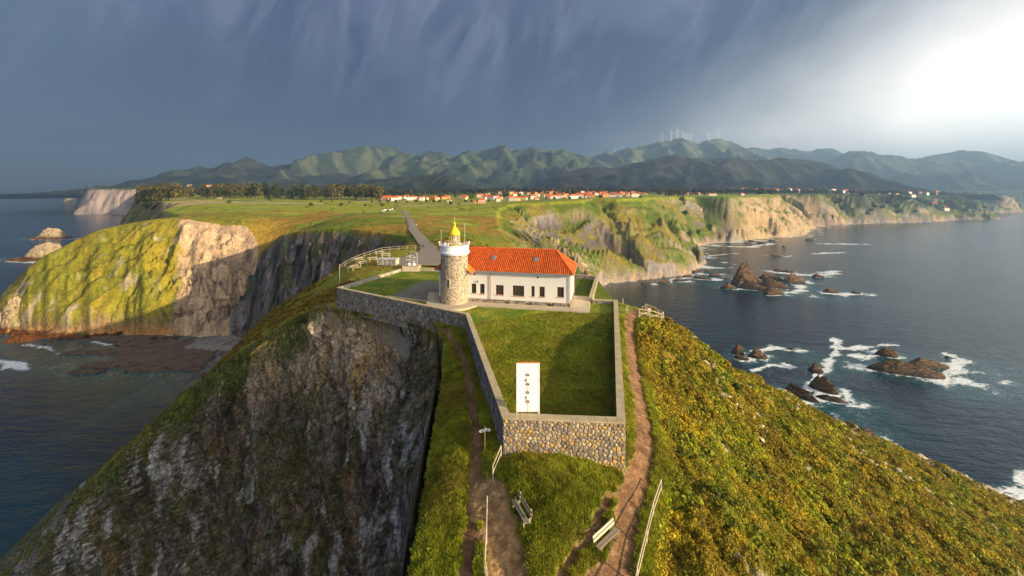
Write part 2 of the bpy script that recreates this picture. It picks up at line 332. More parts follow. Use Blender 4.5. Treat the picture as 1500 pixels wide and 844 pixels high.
MEADOW, GORSE, GREEN, DKGREEN, OLIVE = C(.30, .29, .022), C(.28, .165, .022), C(.125, .165, .012), C(.035, .055, .010), C(.17, .155, .022)
ROCKT, ROCKG, ROCKD, ROCKO, SAND = C(.40, .27, .165), C(.23, .20, .19), C(.06, .048, .045), C(.48, .26, .10), C(.34, .24, .17)
EARTH = C(.235, .125, .062)
def far_color(X, Y, z, nz, t, arc, dT, zt, gl):
    n1 = fbm(X / 45, Y / 45, 4, 61); n2 = fbm(X / 12, Y / 12, 4, 63); n3 = fbm(X / 3.5, Y / 3.5, 3, 65)
    # fields behind: a patchwork of straight-edged plots
    ca, sa = math.cos(0.35), math.sin(0.35); fx = (X * ca + Y * sa) / 110; fy = (-X * sa + Y * ca) / 46
    cell = np.floor(fx + 0.3 * np.floor(fy)).astype(np.int64) * 7 + np.floor(fy).astype(np.int64) * 13
    h = _P[cell & 255] / 255.0
    fld = lerp3(MEADOW * 0.93, C(.245, .275, .03), (h * 1.0).astype(np.float32)); dry = (h > 0.86)[..., None]
    fld = np.where(dry, C(.40, .30, .13), fld); fld = np.where((h < 0.14)[..., None], C(.13, .19, .02), fld)
    ex = np.minimum(np.abs(fx + 0.3 * np.floor(fy) - np.round(fx + 0.3 * np.floor(fy))) * 110, np.abs(fy - np.round(fy)) * 46)
    hedge = ss(2.6, 1.2, ex + n3 * 1.2) * (h > 0.3)
    fld = lerp3(fld, DKGREEN * 1.6, hedge * 0.75)
    heath = lerp3(GORSE, GREEN, ss(-.10, .22, n1 + 0.5 * n2)); heath = lerp3(heath, OLIVE, ss(0.0, .4, n3))
    isfield = ss(-0.12, 0.02, n1 * 0.5 + (Y - 420) / 420) * (Y > 330)
    col = lerp3(heath, fld, isfield.astype(np.float32))
    woods = ss(1150, 1500, Y + 300 * n1); col = lerp3(col, C(.03, .045, .014), woods * 0.8)
    # slopes
    u = X / np.maximum(Y, 1) * F + CX
    sl = np.clip(1 - nz, 0, 1)
    green = lerp3(C(.085, .115, .010), C(.19, .145, .022), ss(-.15, .3, n1 + .3 * n2))
    rock = lerp3(ROCKT, ROCKG, ss(-.3, .25, n1 + 0.6 * n2)); rock = lerp3(rock, ROCKD, ss(.45, .1, gl) * 0.75)
    end = ss(1050, 1110, u) * ss(1210, 1180, u) * (Y > 700)
    rock = lerp3(rock, C(.48, .32, .16), end * 0.7)
    rk = ss(.30, .48, sl + 0.13 * n2 + 0.12 * n3 + 0.1 * n1 - 0.10 * (u > 820) * (Y < 1000) - 0.2 * ss(0.35, 0.0, 1 - end) * 0)
    cov = ss(-.02, .18, fbm((arc + 90 * t * (X > -100)) / 40, t * .8, 4, 67) + 0.20 * (1 - t) - 0.10 + .25 * ss(.45, .2, gl))       # bare bands
    low = ss(.13, .04, z / np.maximum(zt, 5) + .05 * n2)
    rk = np.clip(rk * (0.25 + 0.75 * cov) + low * 0.9 + end * ss(-.3, .1, n2 + n1) * 0.9, 0, 1)
    # wooded cliffs further round the bay
    wc = ss(1190, 1260, u) * (Y > 1000) * ss(-.1, .25, n1 + (z / np.maximum(zt, 5) - 0.45))
    face = lerp3(lerp3(green, C(.03, .045, .016), wc), rock, (rk * (1 - wc * 0.5)).astype(np.float32))
    on = ss(0.995, 0.93, t + 0.02 * n2); col = lerp3(col, face, on)
    # big pale landslip scar on the left peninsula
    d1, _ = poly_dist([(-262, 352), (-240, 345), (-222, 300)], X, Y, False)
    pen = (X < -170) * (Y < 365) * (Y > 270) * (t < 1)
    sl_ = (X + 285) - (350 - Y) * .82; sc_m = pen * ss(-6, 4, sl_ + 12 * n2 + 10 * n1) * ss(-176, -190, X + 12 * n2)
    col = lerp3(col, lerp3(C(.54, .36, .215), C(.30, .20, .13), ss(-.15, .35, n2 * .8 + n3 * .4)) * (1 - .5 * ss(.7, .9, ridged((X + Y * .3) / 11 + n2 * .4, (z + Y * .2) / 26, 3, 48)))[..., None], np.clip(sc_m, 0, 1))
    # peninsula: golden turf with pale scree patches, orange band at the waterline
    pm = (X < -232) * (X > -460) * (Y < 420) * (t < 1.1)
    turf = lerp3(C(.265, .205, .020), C(.185, .175, .016), ss(-.25, .3, n1 + .9 * n2 + .4 * n3)); turf = lerp3(turf, C(.36, .28, .18), ss(.22, .42, n2 + .25 * n3 + 0.25 * (0.45 - z / 80)) * .85)
    turf = lerp3(turf, lerp3(C(.25, .175, .10), C(.13, .09, .055), ss(-.2, .3, n3 + n2)), ss(.20, .06, z / 80 + .14 * n2 + .08 * n1)); turf = lerp3(turf, C(.42, .20, .06), ss(8, 3.0, z + 4 * n2))
    col = lerp3(col, turf, (pm * (1 - np.clip(sc_m, 0, 1))).astype(np.float32))
    # steep dark rock of the cove
    cv = (X > -196) * (X < -30) * (Y < 330) * (Y > 150) * (t < 1)
    cr = lerp3(ROCKG * 0.75, C(.13, .09, .07), ss(-.2, .3, fbm(arc / 5, t * 1.5, 4, 71))); cr = lerp3(cr, C(.32, .27, .24), ss(.25, .45, fbm(arc / 3, t * 2, 3, 73))); cr = lerp3(cr, GREEN * .6, ss(.1, .3, fbm(arc / 9, t * 3, 3, 75)) * 0.7)
    col = lerp3(col, cr, (cv * ss(1.0, .9, t + .05 * n2)).astype(np.float32))
    dc = (X < -1500) * (Y > 1850) * (t < .99); dcol = lerp3(C(.46, .34, .28), C(.26, .20, .18), ss(-.2, .3, fbm(arc / 30, t, 3, 77))); col = lerp3(col, dcol, (dc * 1.0).astype(np.float32))
    crk = ss(.72, .9, ridged(arc / 9 + n2, z / 16, 3, 79)) * (t < .99) * (t > .01) * rk; col = col * (1 - .45 * crk[..., None])
    # beach and tidal platform
    col = lerp3(col, SAND, ss(3.5, 2.0, z) * (Y > 350) * (z > -0.5))
    return np.clip(col, 0.004, 0.9)
def near_color(X, Y, z, nz, t, pm, iT):
    n1 = fbm(X / 9, Y / 9, 4, 81); n2 = fbm(X / 2.2, Y / 2.2, 4, 83); n3 = fbm(X / 0.6, Y / 0.6, 3, 85)
    col = lerp3(C(.15, .18, .014), C(.09, .115, .010), ss(-.2, .2, n2))
    right = ss(-1.5, 1.5, X - np.interp(Y, [0, 22, 27, 33, 43, 57, 64], [6.5, 7.0, 9.0, 12.0, 14.0, 17.2, 21]))
    g = lerp3(C(.16, .105, .014), C(.09, .095, .010), ss(-.25, .25, n1 + .5 * n2)); g = lerp3(g, C(.36, .26, .16), ss(.30, .5, n1 * .8 + n2 * .5))
    col = lerp3(col, g, right)
    edge = right * ss(5, 1, poly_dist([(22, 68), (31, 75.5), (49, 84), (78, 95), (112, 105), (140, 112)], X, Y, False)[0] + 5 * n2) * ss(20, 60, X)
    col = lerp3(col, C(.45, .37, .28), edge * 0.8)
    ear = lerp3(EARTH, EARTH * 0.62, ss(-.3, .3, n2)); ear = lerp3(ear, C(.36, .22, .12), ss(.15, .4, n3) * 0.5)
    sp = ss(1.6, .9, poly_dist(PATHS['stair'][0], X, Y, False)[0] + .3 * n2); ear = lerp3(ear, lerp3(C(.42, .25, .11), C(.26, .145, .065), ss(.2, -.2, n3)), sp * .9)
    col = lerp3(col, ear, pm)
    back = ss(60, 75, Y) * (X < 20); b = lerp3(C(.19, .19, .018), C(.20, .14, .02), ss(-.1, .3, n1 + .4 * n2)); col = lerp3(col, b, back * ss(0.9, 1.0, t.astype(np.float32)))
    slope = ss(.995, .97, t) * (X < 25) ; col = lerp3(col, lerp3(C(.09, .12, .013), C(.17, .13, .03), ss(-.1, .3, n1)), slope * (Y > 60))
    rk = ss(.42, .58, 1 - nz + .08 * n2) * (1 - pm) * (t < 1); col = lerp3(col, lerp3(ROCKG, ROCKT * .7, ss(-.2, .3, n2)), rk)
    return np.clip(col, .004, .9)
def land_material(name, s1, s2, b1, near=False):
    b = NB(name); co = b.coord('Object'); c = b.attr('Col')
    v = b.noise(co, s1, 6, .65); w = b.noise(co, s2, 5, .6)
    f = b.math('MULTIPLY', b.ramp(v, [(.25, .55), (.75, 1.45)]), b.ramp(w, [(.25, .72), (.75, 1.28)]))
    cc = b.n('ShaderNodeVectorMath', {0: c}, operation='SCALE'); b.put(cc.inputs['Scale'], f)
    return b.fin(cc.outputs[0], .92, b.bump(v, .8, b1, b.bump(w, .7, b1 * 3)), .15)
MAT_LAND = land_material('headland turf and earth', 5.0, 1.1, .12)
MAT_FAR = land_material('coast turf and rock', .55, .11, 1.2)

def make_grid(us, Ys, extra=None):
    U, YY = np.meshgrid(us, Ys); return (U * YY), YY
def normals_z(X, Y, z):
    P = np.stack([X, Y, z], -1); dv = np.gradient(P, axis=0); du = np.gradient(P, axis=1); n = np.cross(du, dv)
    n /= np.linalg.norm(n, axis=-1, keepdims=True) + 1e-9
    return np.abs(n[..., 2])
def build_land(name, X, Y, near):
    z, t, arc, dT, dS, zt, iT, gl = terrain(X, Y)
    if near:
        pm = path_mask(X, Y) * (t > 0.9)
        inC = poly_inside(COMP, X, Y)
        dC, _ = poly_dist(COMP, X, Y)
        rt = ss(-1, 3, X - np.interp(Y, [0, 22, 27, 33, 43, 57, 64], [6.9, 7.6, 9.6, 12.5, 14.4, 17.6, 22.0]))
        veg = (1 - pm) * (t > 0.6)
        # bushy relief: cushions of gorse on the seaward slope, hummocks of grass elsewhere
        cush = ridged(X / 1.6, Y / 1.6, 3, 91); cush2 = fbm(X / 6, Y / 6, 3, 93)
        z = z + veg * rt * (0.85 * cush + 2.0 * cush2 + 0.6 * fbm(X / 3, Y / 3, 2, 94) + 0.10) * ss(0, 3, dT + 1)
        mound = ss(2.6, .2, poly_dist([(1.2, 27.6), (4.2, 26.4), (5.4, 27.4), (2.8, 25.0), (2.0, 23.4)], X, Y, False)[0]) * (1 - pm)
        z = z + mound * 0.55 + veg * (1 - rt) * (0.20 * (fbm(X / .9, Y / .9, 3, 95) + .3) + .15 * fbm(X / 2.5, Y / 2.5, 2, 98))
        lb = ss(1.6, .2, poly_dist([(-4.4, 34), (-4.6, 31), (-4.6, 28), (-5.0, 24.5), (-5.3, 18)], X, Y, False)[0]) * (1 - pm)
        z = z + lb * (0.35 + 0.25 * fbm(X, Y, 3, 96)) - pm * .06
        st = ss(1.5, 1.0, poly_dist(PATHS['stair'][0], X, Y, False)[0]); z = z + st * .085 * (ridged(X / .42, Y / .34, 2, 97) - .4)
        z = np.where(inC & (dC > .2), np.minimum(z, 81.2), z)
        # picnic green and car park stand-level
    else: pm = None
    nz = normals_z(X, Y, z)
    col = near_color(X, Y, z, nz, t, pm, iT) if near else far_color(X, Y, z, nz, t, arc, dT, zt, gl)
    nr, nc = X.shape; Fc = grid_faces(nr, nc)
    keep = (z.ravel()[Fc] > -3.0).any(1); Fc = Fc[keep]
    used = np.zeros(nr * nc, bool); used[Fc.ravel()] = True; idx = np.cumsum(used) - 1
    V = np.stack([X, Y, z], -1).reshape(-1, 3)[used]; Fc = idx[Fc]
    me = np_mesh(name, V, Fc); set_attr(me, 'Col', col.reshape(-1, 3)[used], 'FLOAT_COLOR')
    return me, (z, t, col, nz)
NX, NY = make_grid((np.arange(-330, 1830, 2.3) - CX) / F, np.exp(np.arange(math.log(12), math.log(186), 0.0052)))
me, NEAR = build_land('headland', NX, NY, True); HEAD = link('headland_ground', me, MAT_LAND, kind='structure')
fy = np.concatenate([np.exp(np.arange(math.log(182), math.log(440), .0031)), np.exp(np.arange(math.log(440), math.log(9000), .0068))])
FX, FY = make_grid((np.arange(-330, 1830, 2.2) - CX) / F, fy)
me, FAR = build_land('coast', FX, FY, False); COAST = link('coast_ground', me, MAT_FAR, kind='structure')
_lnN0, _dN = math.log(12), 0.0052
def ground(x, y):
    """height of the built ground at a point (bilinear in the grids)"""
    x = np.atleast_1d(np.asarray(x, float)); y = np.atleast_1d(np.asarray(y, float)); u = ((x / y * F + CX) + 330)
    def samp(Z, Ys, du):
        r = np.interp(y, Ys, np.arange(len(Ys))); c = np.clip(u / du, 0, Z.shape[1] - 1.001); r = np.clip(r, 0, Z.shape[0] - 1.001)
        i = r.astype(int); j = c.astype(int); a = r - i; b = c - j
        return (Z[i, j] * (1 - a) * (1 - b) + Z[i + 1, j] * a * (1 - b) + Z[i, j + 1] * (1 - a) * b + Z[i + 1, j + 1] * a * b)
    zn = samp(NEAR[0], NY[:, 0], 2.3); zf = samp(FAR[0], FY[:, 0], 2.2)
    r = np.where(y < 184, zn, zf); return r if len(r) > 1 else float(r[0])
print('land', time.time() - T0)

# ------------------------------------------------------------------ foreground rock face, lofted so that the steep rock keeps its detail
def rock_face():
    top = catmull([(-5.2, 8, 76.5), (-5.3, 20, 78), (-5.9, 27, 78.7), (-6.6, 35, 79.4), (-7.3, 43, 80.1), (-8.7, 52, 80.5), (-10.8, 58, 80.7), (-17.0, 64, 80.7), (-26, 69.3, 80.4), (-33, 73.5, 79.9), (-39, 76.6, 77.6), (-47.5, 79.6, 72.4), (-60, 83.6, 64.6), (-76, 86.6, 51.6), (-90, 89.3, 38.5), (-96, 93, 33), (-99, 100, 26)], 640)
    bot = catmull([(-9, 8, -3), (-8.8, 18, -3), (-8.8, 25, -3), (-10.0, 31, -3), (-12.5, 35, -3), (-15, 39, -3), (-18, 42, -3), (-21, 45, -3), (-27, 49, -3), (-33, 52, -3), (-39, 54.5, -3), (-46, 57, -3), (-56, 60, -3), (-68, 64, -3), (-80, 70, -3), (-88, 76, -3), (-94, 84, -3)], 640)
    nr = 420; v = np.linspace(0, 1, nr)[:, None, None] ** 1.15
    # ledges: the face starts steep, leans out lower down
    w = v ** 1.25
    P = top[None] * (1 - v) + bot[None] * v; P[..., 0] = (top[None, :, 0] * (1 - w[..., 0]) + bot[None, :, 0] * w[..., 0]); P[..., 1] = (top[None, :, 1] * (1 - w[..., 0]) + bot[None, :, 1] * w[..., 0])
    du = np.gradient(P, axis=1); dv = np.gradient(P, axis=0); N = np.cross(du, dv); N /= np.linalg.norm(N, axis=-1, keepdims=True)
    s = np.concatenate([[0], np.cumsum(np.linalg.norm(np.diff(top[:, :2], axis=0), axis=1))])[None] + 0 * v[..., 0]
    if (N[200, 300, 1] > 0): N = -N
    h = P[..., 2]
    q = s - 0.42 * h                                          # beds dip to the right as they go down
    big = ridged(q / 13, h / 40, 4, 101, .55); med = ridged(q / 3.6, h / 17, 4, 107, .6); fine = ridged(q / .9, h / 6, 3, 109, .6); lump = fbm(s / 7, h / 7, 4, 113); cr = fbm(s / 1.2, h / 1.6, 4, 117)
    stepn = fbm((s - .9 * h) / 9, h / 34, 2, 119) * 7; stepn = (np.floor(stepn) + ss(.72, 1, stepn - np.floor(stepn))) / 7
    fade = ss(0, 3.5, np.abs(P[..., 2] - top[None, :, 2]))
    D = fade * (5.2 * (big - .5) + 2.4 * (med - .5) + .8 * (fine - .5) + 1.6 * lump + 4.6 * stepn + .35 * cr)
    D = D * ss(46, 62, P[..., 1] * .0 + top[None, :, 1] + 8) * .95 + fade * np.clip((top[None, :, 2] - h) * .35, 0, 3.2) * ss(30, 50, top[None, :, 1]) + .75
    P = P + N * D[..., None]
    P[..., 2] += .35 * fade * cr
    nzz = normals_z(P[..., 0], P[..., 1], P[..., 2])
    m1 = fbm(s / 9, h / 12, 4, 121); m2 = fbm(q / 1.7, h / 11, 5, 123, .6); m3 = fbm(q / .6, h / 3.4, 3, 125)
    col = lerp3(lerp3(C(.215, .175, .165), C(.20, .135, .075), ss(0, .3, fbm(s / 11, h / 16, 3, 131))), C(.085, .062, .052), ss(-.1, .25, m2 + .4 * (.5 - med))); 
    col = lerp3(col, C(.025, .019, .018), ss(.5, .2, med * .6 + fine * .4) * .8)  # recesses darkened in the rock colour, standing in for self-shadow
    col = lerp3(col, C(.20, .125, .05), ss(.05, .35, fbm(q / 6, h / 16, 4, 127)) * .45)
    lich = ss(.19, .27, m2 * .9 + m3 * .22 + m1 * .6 - .01); col = lerp3(col, C(.46, .43, .42), lich * .9)
    moss = ss(-.08, .22, m1 * .9 + fbm(q / 5, h / 12, 3, 129) * .8 + (nzz - .30) * 1.1 - .04); mc = lerp3(C(.085, .070, .016), C(.045, .060, .010), ss(-.2, .2, m3))
    col = lerp3(col, mc, moss * .75 * (1 - lich * .6))
    rim = ss(2.6, .3, top[None, :, 2] - h + 2.5 * m3 + 2 * m1); pale = rim * ss(-24, -17, P[..., 0] * -1 - 36) * 0
    gold_lit = ss(18, 5, top[None, :, 2] - h + 5 * m1) * ss(-52, -40, P[..., 0]) * ss(-14, -22, P[..., 0]); col = lerp3(col, lerp3(C(.50, .38, .28), C(.42, .27, .11), ss(-.1, .3, m1)) * (1 - .6 * ss(.1, .3, m2))[..., None], gold_lit * .85)  # bare upper rock, with the sunlit gold of the rim painted in
    col = lerp3(col, lerp3(C(.16, .16, .02), C(.20, .14, .03), ss(-.2, .2, m3)), rim * ss(.0, .3, m1 + .35))
    band = ss(10, 3, top[None, :, 2] - h + 7 * m1 + 3 * m3) * ss(-30, -42, top[None, :, 0]) * ss(-104, -88, top[None, :, 0]); col = lerp3(col, lerp3(C(.085, .105, .012), C(.16, .14, .02), ss(-.1, .3, m1 + m3 * .3)), band * .9)
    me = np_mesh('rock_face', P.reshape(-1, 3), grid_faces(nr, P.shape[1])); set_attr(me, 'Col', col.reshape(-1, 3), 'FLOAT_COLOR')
    b = NB('foreground rock'); co = b.coord('Object'); sc = b.n('ShaderNodeMapping', {'Vector': co, 'Rotation': (0, rad(-24), 0), 'Scale': (1.0, 1.0, .22)}).outputs[0]
    v1 = b.noise(sc, 1.6, 8, .65); v2 = b.noise(sc, 6.5, 5, .6); v3 = b.noise(co, 2.4, 6, .6)
    crk = b.n('ShaderNodeTexVoronoi', {'Vector': b.n('ShaderNodeMapping', {'Vector': co, 'Rotation': (0, rad(-24), 0), 'Scale': (1.0, 1.0, .22)}).outputs[0], 'Scale': .42, 'Randomness': 1.0}, feature='DISTANCE_TO_EDGE').outputs[0]; ck = b.ramp(crk, [(0.0, .35), (.035, 1.0)])  # cracks, their shade painted as dark lines
    f = b.math('MULTIPLY', b.math('MULTIPLY', b.ramp(v1, [(.36, .42), (.5, .9), (.66, 1.5)]), b.ramp(v3, [(.35, .5), (.65, 1.4)])), ck)
    cc = b.n('ShaderNodeVectorMath', {0: b.attr('Col')}, operation='SCALE'); b.put(cc.inputs['Scale'], f)
    m = b.fin(cc.outputs[0], .85, b.bump(v1, 1, .55, b.bump(v2, .9, .18)), .2)
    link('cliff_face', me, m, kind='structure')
rock_face()
# separate lower outcrop at the far left of the foreground
def outcrop():
    top = catmull([(-88, 95, 24), (-97, 98, 33), (-106, 100, 29), (-116, 101, 20), (-128, 101, 8), (-138, 103, -6)], 200)
    bot = catmull([(-80, 80, -6), (-88, 78, -6), (-98, 76, -6), (-108, 78, -6), (-120, 80, -6), (-134, 86, -6)], 200)
    nr = 150; v = np.linspace(0, 1, nr)[:, None, None]; P = top[None] * (1 - v) + bot[None] * v; P[..., 2] += 4 * np.sin(np.pi * v[..., 0]) 
    back = np.stack([top[:, 0] + 3, top[:, 1] + 14, top[:, 2] * .0 - 6], -1)
    vb = np.linspace(1, 0, 40)[:-1, None, None]; B = top[None] * (1 - vb) + back[None] * vb; P = np.concatenate([B, P])
    s = P[..., 0]; h = P[..., 1] * .5 + P[..., 2]
    D = 1.8 * ridged(s / 7 + h / 30, h / 22, 4, 141) + .8 * ridged(s / 1.7 + h / 12, h / 9, 3, 143); D = D * np.concatenate([np.zeros(39), ss(0, .25, np.linspace(0, 1, nr))])[:, None] * ss(0, 20, np.arange(200))[None]; P[..., 1] -= D
    m1 = fbm(s / 5, h / 6, 4, 145); m3 = fbm(s / .9, h / 1.5, 3, 147)
    col = lerp3(C(.16, .14, .13), C(.09, .10, .015), ss(-.15, .15, m1 + .1)); col = lerp3(col, C(.38, .35, .33), ss(.2, .4, m3 + m1 * .4) * .7); col = lerp3(col, C(.14, .11, .03), ss(0, .3, fbm(s / 3, h / 3, 3, 149)) * .5)
    me = np_mesh('outcrop', P.reshape(-1, 3), grid_faces(*P.shape[:2])); set_attr(me, 'Col', col.reshape(-1, 3), 'FLOAT_COLOR')
    link('cliff_outcrop', me, bpy.data.materials['foreground rock'], kind='structure')
outcrop()
print('faces', time.time() - T0)

# ------------------------------------------------------------------ sea rocks (each a thing) with foam round them
ROCK_MAT = None
def rock_mat():
    b = NB('sea rock'); co = b.coord('Object'); sc = b.n('ShaderNodeMapping', {'Vector': co, 'Rotation': (0, rad(35), rad(20)), 'Scale': (1, 1, 4.0)}).outputs[0]
    v = b.noise(sc, .35, 8, .65); w = b.noise(co, .22, 5)
    c = b.ramp(v, [(.34, (.014, .010, .009)), (.49, (.085, .045, .022)), (.62, (.27, .14, .045)), (.8, (.20, .14, .09))])
    z = b.n('ShaderNodeSeparateXYZ', {0: b.n('ShaderNodeNewGeometry').outputs['Position']}).outputs[2]
    wet = b.ramp(b.math('DIVIDE', z, 4.0), [(.15, (.25, .22, .2)), (.6, (1, 1, 1))]); c = b.mix(1.0, c, wet, 'MULTIPLY')
    return b.fin(c, .7, b.bump(v, 1, 1.0, b.bump(w, .6, 1.5)), .35)
ROCK_MAT = rock_mat()
ROCKS = []
def sea_rock(px, py, w, h, d=None, lean=0.0, rz=0.0, seed=0, label='', tint=None, group=None, jag=1.0, back=0.0, mat=None):
    """px,py = foot of the rock at sea level (nearest point); w wide, d deep, h high in metres; lean shears the top sideways"""
    if mat is None: r_ = random.Random(seed); return slab(px, py, w, h * 1.15, d or w * .5, [(-1, r_.uniform(.3, .8)), (r_.uniform(-.8, -.3), 1), (r_.uniform(0, .3), r_.uniform(.5, .8)), (.6, r_.uniform(.25, .6)), (1, .1)], rz or r_.uniform(-.5, -.1), seed, label, r_.uniform(-.5, 0), back, group)
    x, y, _ = atz(px, py, 0); d = d or w * .6; r = np.random.default_rng(seed + 100)
    nu, nv = 64, 34; u = np.linspace(0, 2 * math.pi, nu, endpoint=False); v = np.linspace(0, 1, nv)
    U, V = np.meshgrid(u, v)
    rr = np.sqrt(1 - V ** 1.6) if h > w * .5 else np.sqrt(1 - V ** 2.2)
    cx, cy = np.cos(U), np.sin(U); sq = 1 / np.maximum(np.abs(cx), np.abs(cy)) ** .35
    X = cx * rr * sq * w / 2; Y = cy * rr * sq * d / 2; Z = V * h * 1.12 - h * .12
    sca = max(w, d) * .16
    a = math.radians(r.uniform(25, 40)); q = X * math.cos(a) + Z * math.sin(a)
    n = ridged(q / (sca * .5), Y / (sca * 2.4), 4, seed + 201, .6); m = fbm(X / sca + 7, (Y + Z) / sca, 4, seed + 207)
    k = (0.22 * (n - .5) + .34 * m) * jag
    Z = Z * (1 + k * 1.3) ; X = X * (1 + k * .7); Y = Y * (1 + k * .7)
    q2 = (X * math.cos(a) + Z * math.sin(a)) / (sca * .55) + .5 * m; saw = (q2 - np.floor(q2)) - .5; X = X + saw * sca * .32 * math.cos(a); Z = Z + saw * min(sca * .25, h * .25) * (V > .02)
    X = X + lean * np.maximum(Z, 0)
    c, s = math.cos(rz), math.sin(rz); P = np.stack([X * c - Y * s, X * s + Y * c, Z], -1)
    i = np.arange(nu * nv).reshape(nv, nu); j = np.roll(i, -1, 1)
    Fc = np.stack([i[:-1], j[:-1], j[1:], i[1:]], -1).reshape(-1, 4)
    me = np_mesh('sea_rock', P.reshape(-1, 3), Fc, smooth=False)
    o = link('sea_rock', me, mat or ROCK_MAT); o.location = (x, y + d / 2 + back, 0); tag(o, label, 'rock', group)
    ROCKS.append((x, y + d / 2 + back, max(w, d) / 2, rz, w / 2, d / 2)); return o
def slab(px, py, w, h, d, prof, rz=0., seed=0, label='', r0=-.25, back=0., group=None):
    """tilted bed of rock: crest profile prof [(a, height share)] along its length, beds running lengthwise"""
    x, y, _ = atz(px, py, 0); na, nb_ = 80, 46; a = np.linspace(-1, 1, na)[None]; b = np.linspace(-1, 1, nb_)[:, None]
    pr = np.array(prof); H = np.interp(a[0], pr[:, 0], pr[:, 1])[None]; env = (1 - np.abs(a) ** 3.5) ** .6
    n = fbm(a * 3 + seed, b * 5, 4, seed + 701); n2 = ridged(a * 1.2 + 9, b * 6 + seed, 3, seed + 703)
    side = np.where(b < r0, (b + 1) / (1 + r0), (1 - b) / (1 - r0)); side = np.clip(side, 0, 1)
    st_ = np.floor(side * 5 + n * 1.2) / 5; z = h * H * (.6 * side ** .5 + .4 * np.clip(st_, 0, 1)) * (1 + .22 * n + .18 * (n2 - .5)) - .8 * (1 - side) - .5
    z = np.where(env < .02, -1, z) - (1 - env) * h * .5
    X = a * w / 2 + b * 0 + .06 * w * n; Y = b * d / 2 * (env + .05) + .10 * d * n + (1 - 0) * 0 * z
    X = X + .25 * z; c, s_ = math.cos(rz), math.sin(rz); P = np.stack([X * c - Y * s_, X * s_ + Y * c, z], -1)
    me = np_mesh('sea_rock', P.reshape(-1, 3), grid_faces(nb_, na), smooth=False); o = link('sea_rock', me, ROCK_MAT); o.location = (x, y + d / 2 + back, 0); tag(o, label, 'rock', group); ROCKS.append((x, y + d / 2 + back, max(w, d) / 2, rz, w / 2, d / 2)); return o
R_ = 'rocks standing in the bay'
slab(1103, 420, 40, 30, 15, [(-1, .42), (-.72, 1.0), (-.62, .98), (-.1, .58), (.35, .30), (1, .06)], -.15, 1, 'tall pointed rock fin leaning right beside the bay shore')
slab(1113, 426, 34, 11, 9, [(-1, .6), (-.7, 1), (.2, .5), (1, .05)], -.55, 2, 'low slanted rock slab at the foot of the tall rock fin')
sea_rock(1134, 411, 30, 7, 14, .2, rz=-.25, seed=3, label='jagged brown rock trailing right behind the tall rock fin')
slab(1143, 423, 30, 14, 10, [(-1, .9), (-.85, 1), (-.2, .55), (1, .1)], -.4, 4, 'sharp slanted brown rock just right of the tall rock fin')
sea_rock(1170, 415, 30, 9, 16, .1, rz=.1, seed=5, label='rough orange-brown reef rock right of the slanted brown rock')
slab(1139, 432, 22, 9, 8, [(-1, .9), (-.6, 1), (.2, .6), (1, .1)], -.25, 6, 'small slanted rock with a flat orange side below the reef rock')
sea_rock(1134, 433, 16, 3.5, 7, .1, rz=.1, seed=7, label='lowest orange rock wrapped in surf below the reef rocks')
sea_rock(1072, 424, 20, 6, 10, .2, rz=-.2, seed=8, label='blocky brown rock left of and below the tall rock fin')
sea_rock(1148, 399, 20, 4, 9, 0, seed=9, label='flat dark rock in foam behind the reef rocks')
sea_rock(1160, 400, 14, 4, 8, 0, seed=10, label='small brown rock in foam right of the flat dark rock')
sea_rock(1202, 407, 16, 4.5, 8, 0, seed=11, label='small lone rock in foam to the right of the reef rocks')
sea_rock(1223, 430, 18, 5, 8, 0, rz=-.3, seed=12, label='dark mound rock awash in a long strip of white surf')
sea_rock(1258, 431, 10, 3, 6, 0, seed=13, label='small rock at the right end of the long strip of surf')
sea_rock(1086, 521, 9, 6, 8, .2, rz=-.2, seed=14, label='small brown rock left in the pair near the gorse slope')
sea_rock(1091, 529, 9, 3, 6, 0, seed=15, label='low flat rock below the small brown rock near the slope')
sea_rock(1117, 527, 12, 5.5, 8, .3, rz=-.3, seed=16, label='split brown rock with surf streaming off its right side')
sea_rock(1164, 514, 8, 1.6, 4, 0, seed=17, label='flat reddish rock washed over in the surf streak')
slab(1184, 588, 17, 6.5, 6, [(-1, .5), (-.75, 1), (0, .75), (1, .2)], -.95, 18, 'dark slanting slab leaning left of the foaming pair', back=1)
slab(1218, 578, 14, 8, 7, [(-1, .6), (-.6, 1), (.2, .7), (1, .15)], -.9, 19, 'upright striped rock with foam pouring off its right side', back=1)
sea_rock(1232, 592, 15, 2.2, 8, 0, rz=-.5, seed=20, label='rock nearly drowned in foam below the upright striped rock')
sea_rock(1205, 549, 9, 4.5, 9, .1, rz=-.6, seed=21, label='small rock ringed by foam above the upright striped rock')
slab(1341, 553, 37, 7.5, 9, [(-1, .45), (-.8, .7), (-.3, 1), (.3, .85), (.8, .5), (1, .1)], -.42, 22, 'largest long slanted brown rock slab lying in the bay', back=1)
slab(1306, 524, 12, 6, 7, [(-1, .5), (-.4, 1), (.5, .8), (1, .3)], -.5, 23, 'blunt upper end rock at the left of the largest slab')
slab(1371, 541, 25, 6, 8, [(-1, .5), (-.5, 1), (.3, .7), (1, .1)], -.18, 24, 'second long brown rock slab behind the largest slab')
sea_rock(1393, 526, 5, 1.8, 4, 0, seed=25, label='tiny rock tip in the surf behind the second slab')
sea_rock(1283, 447+200, 9, 4, 7, 0, seed=26, label='orange rock just showing over the gorse slope edge')
sea_rock(1140, 376, 26, 3, 10, 0, seed=27, label='flat skerry beyond the tall fin among breaking waves', jag=.7)
sea_rock(1190, 352, 22, 4, 12, 0, seed=28, label='distant skerry off the far beach')
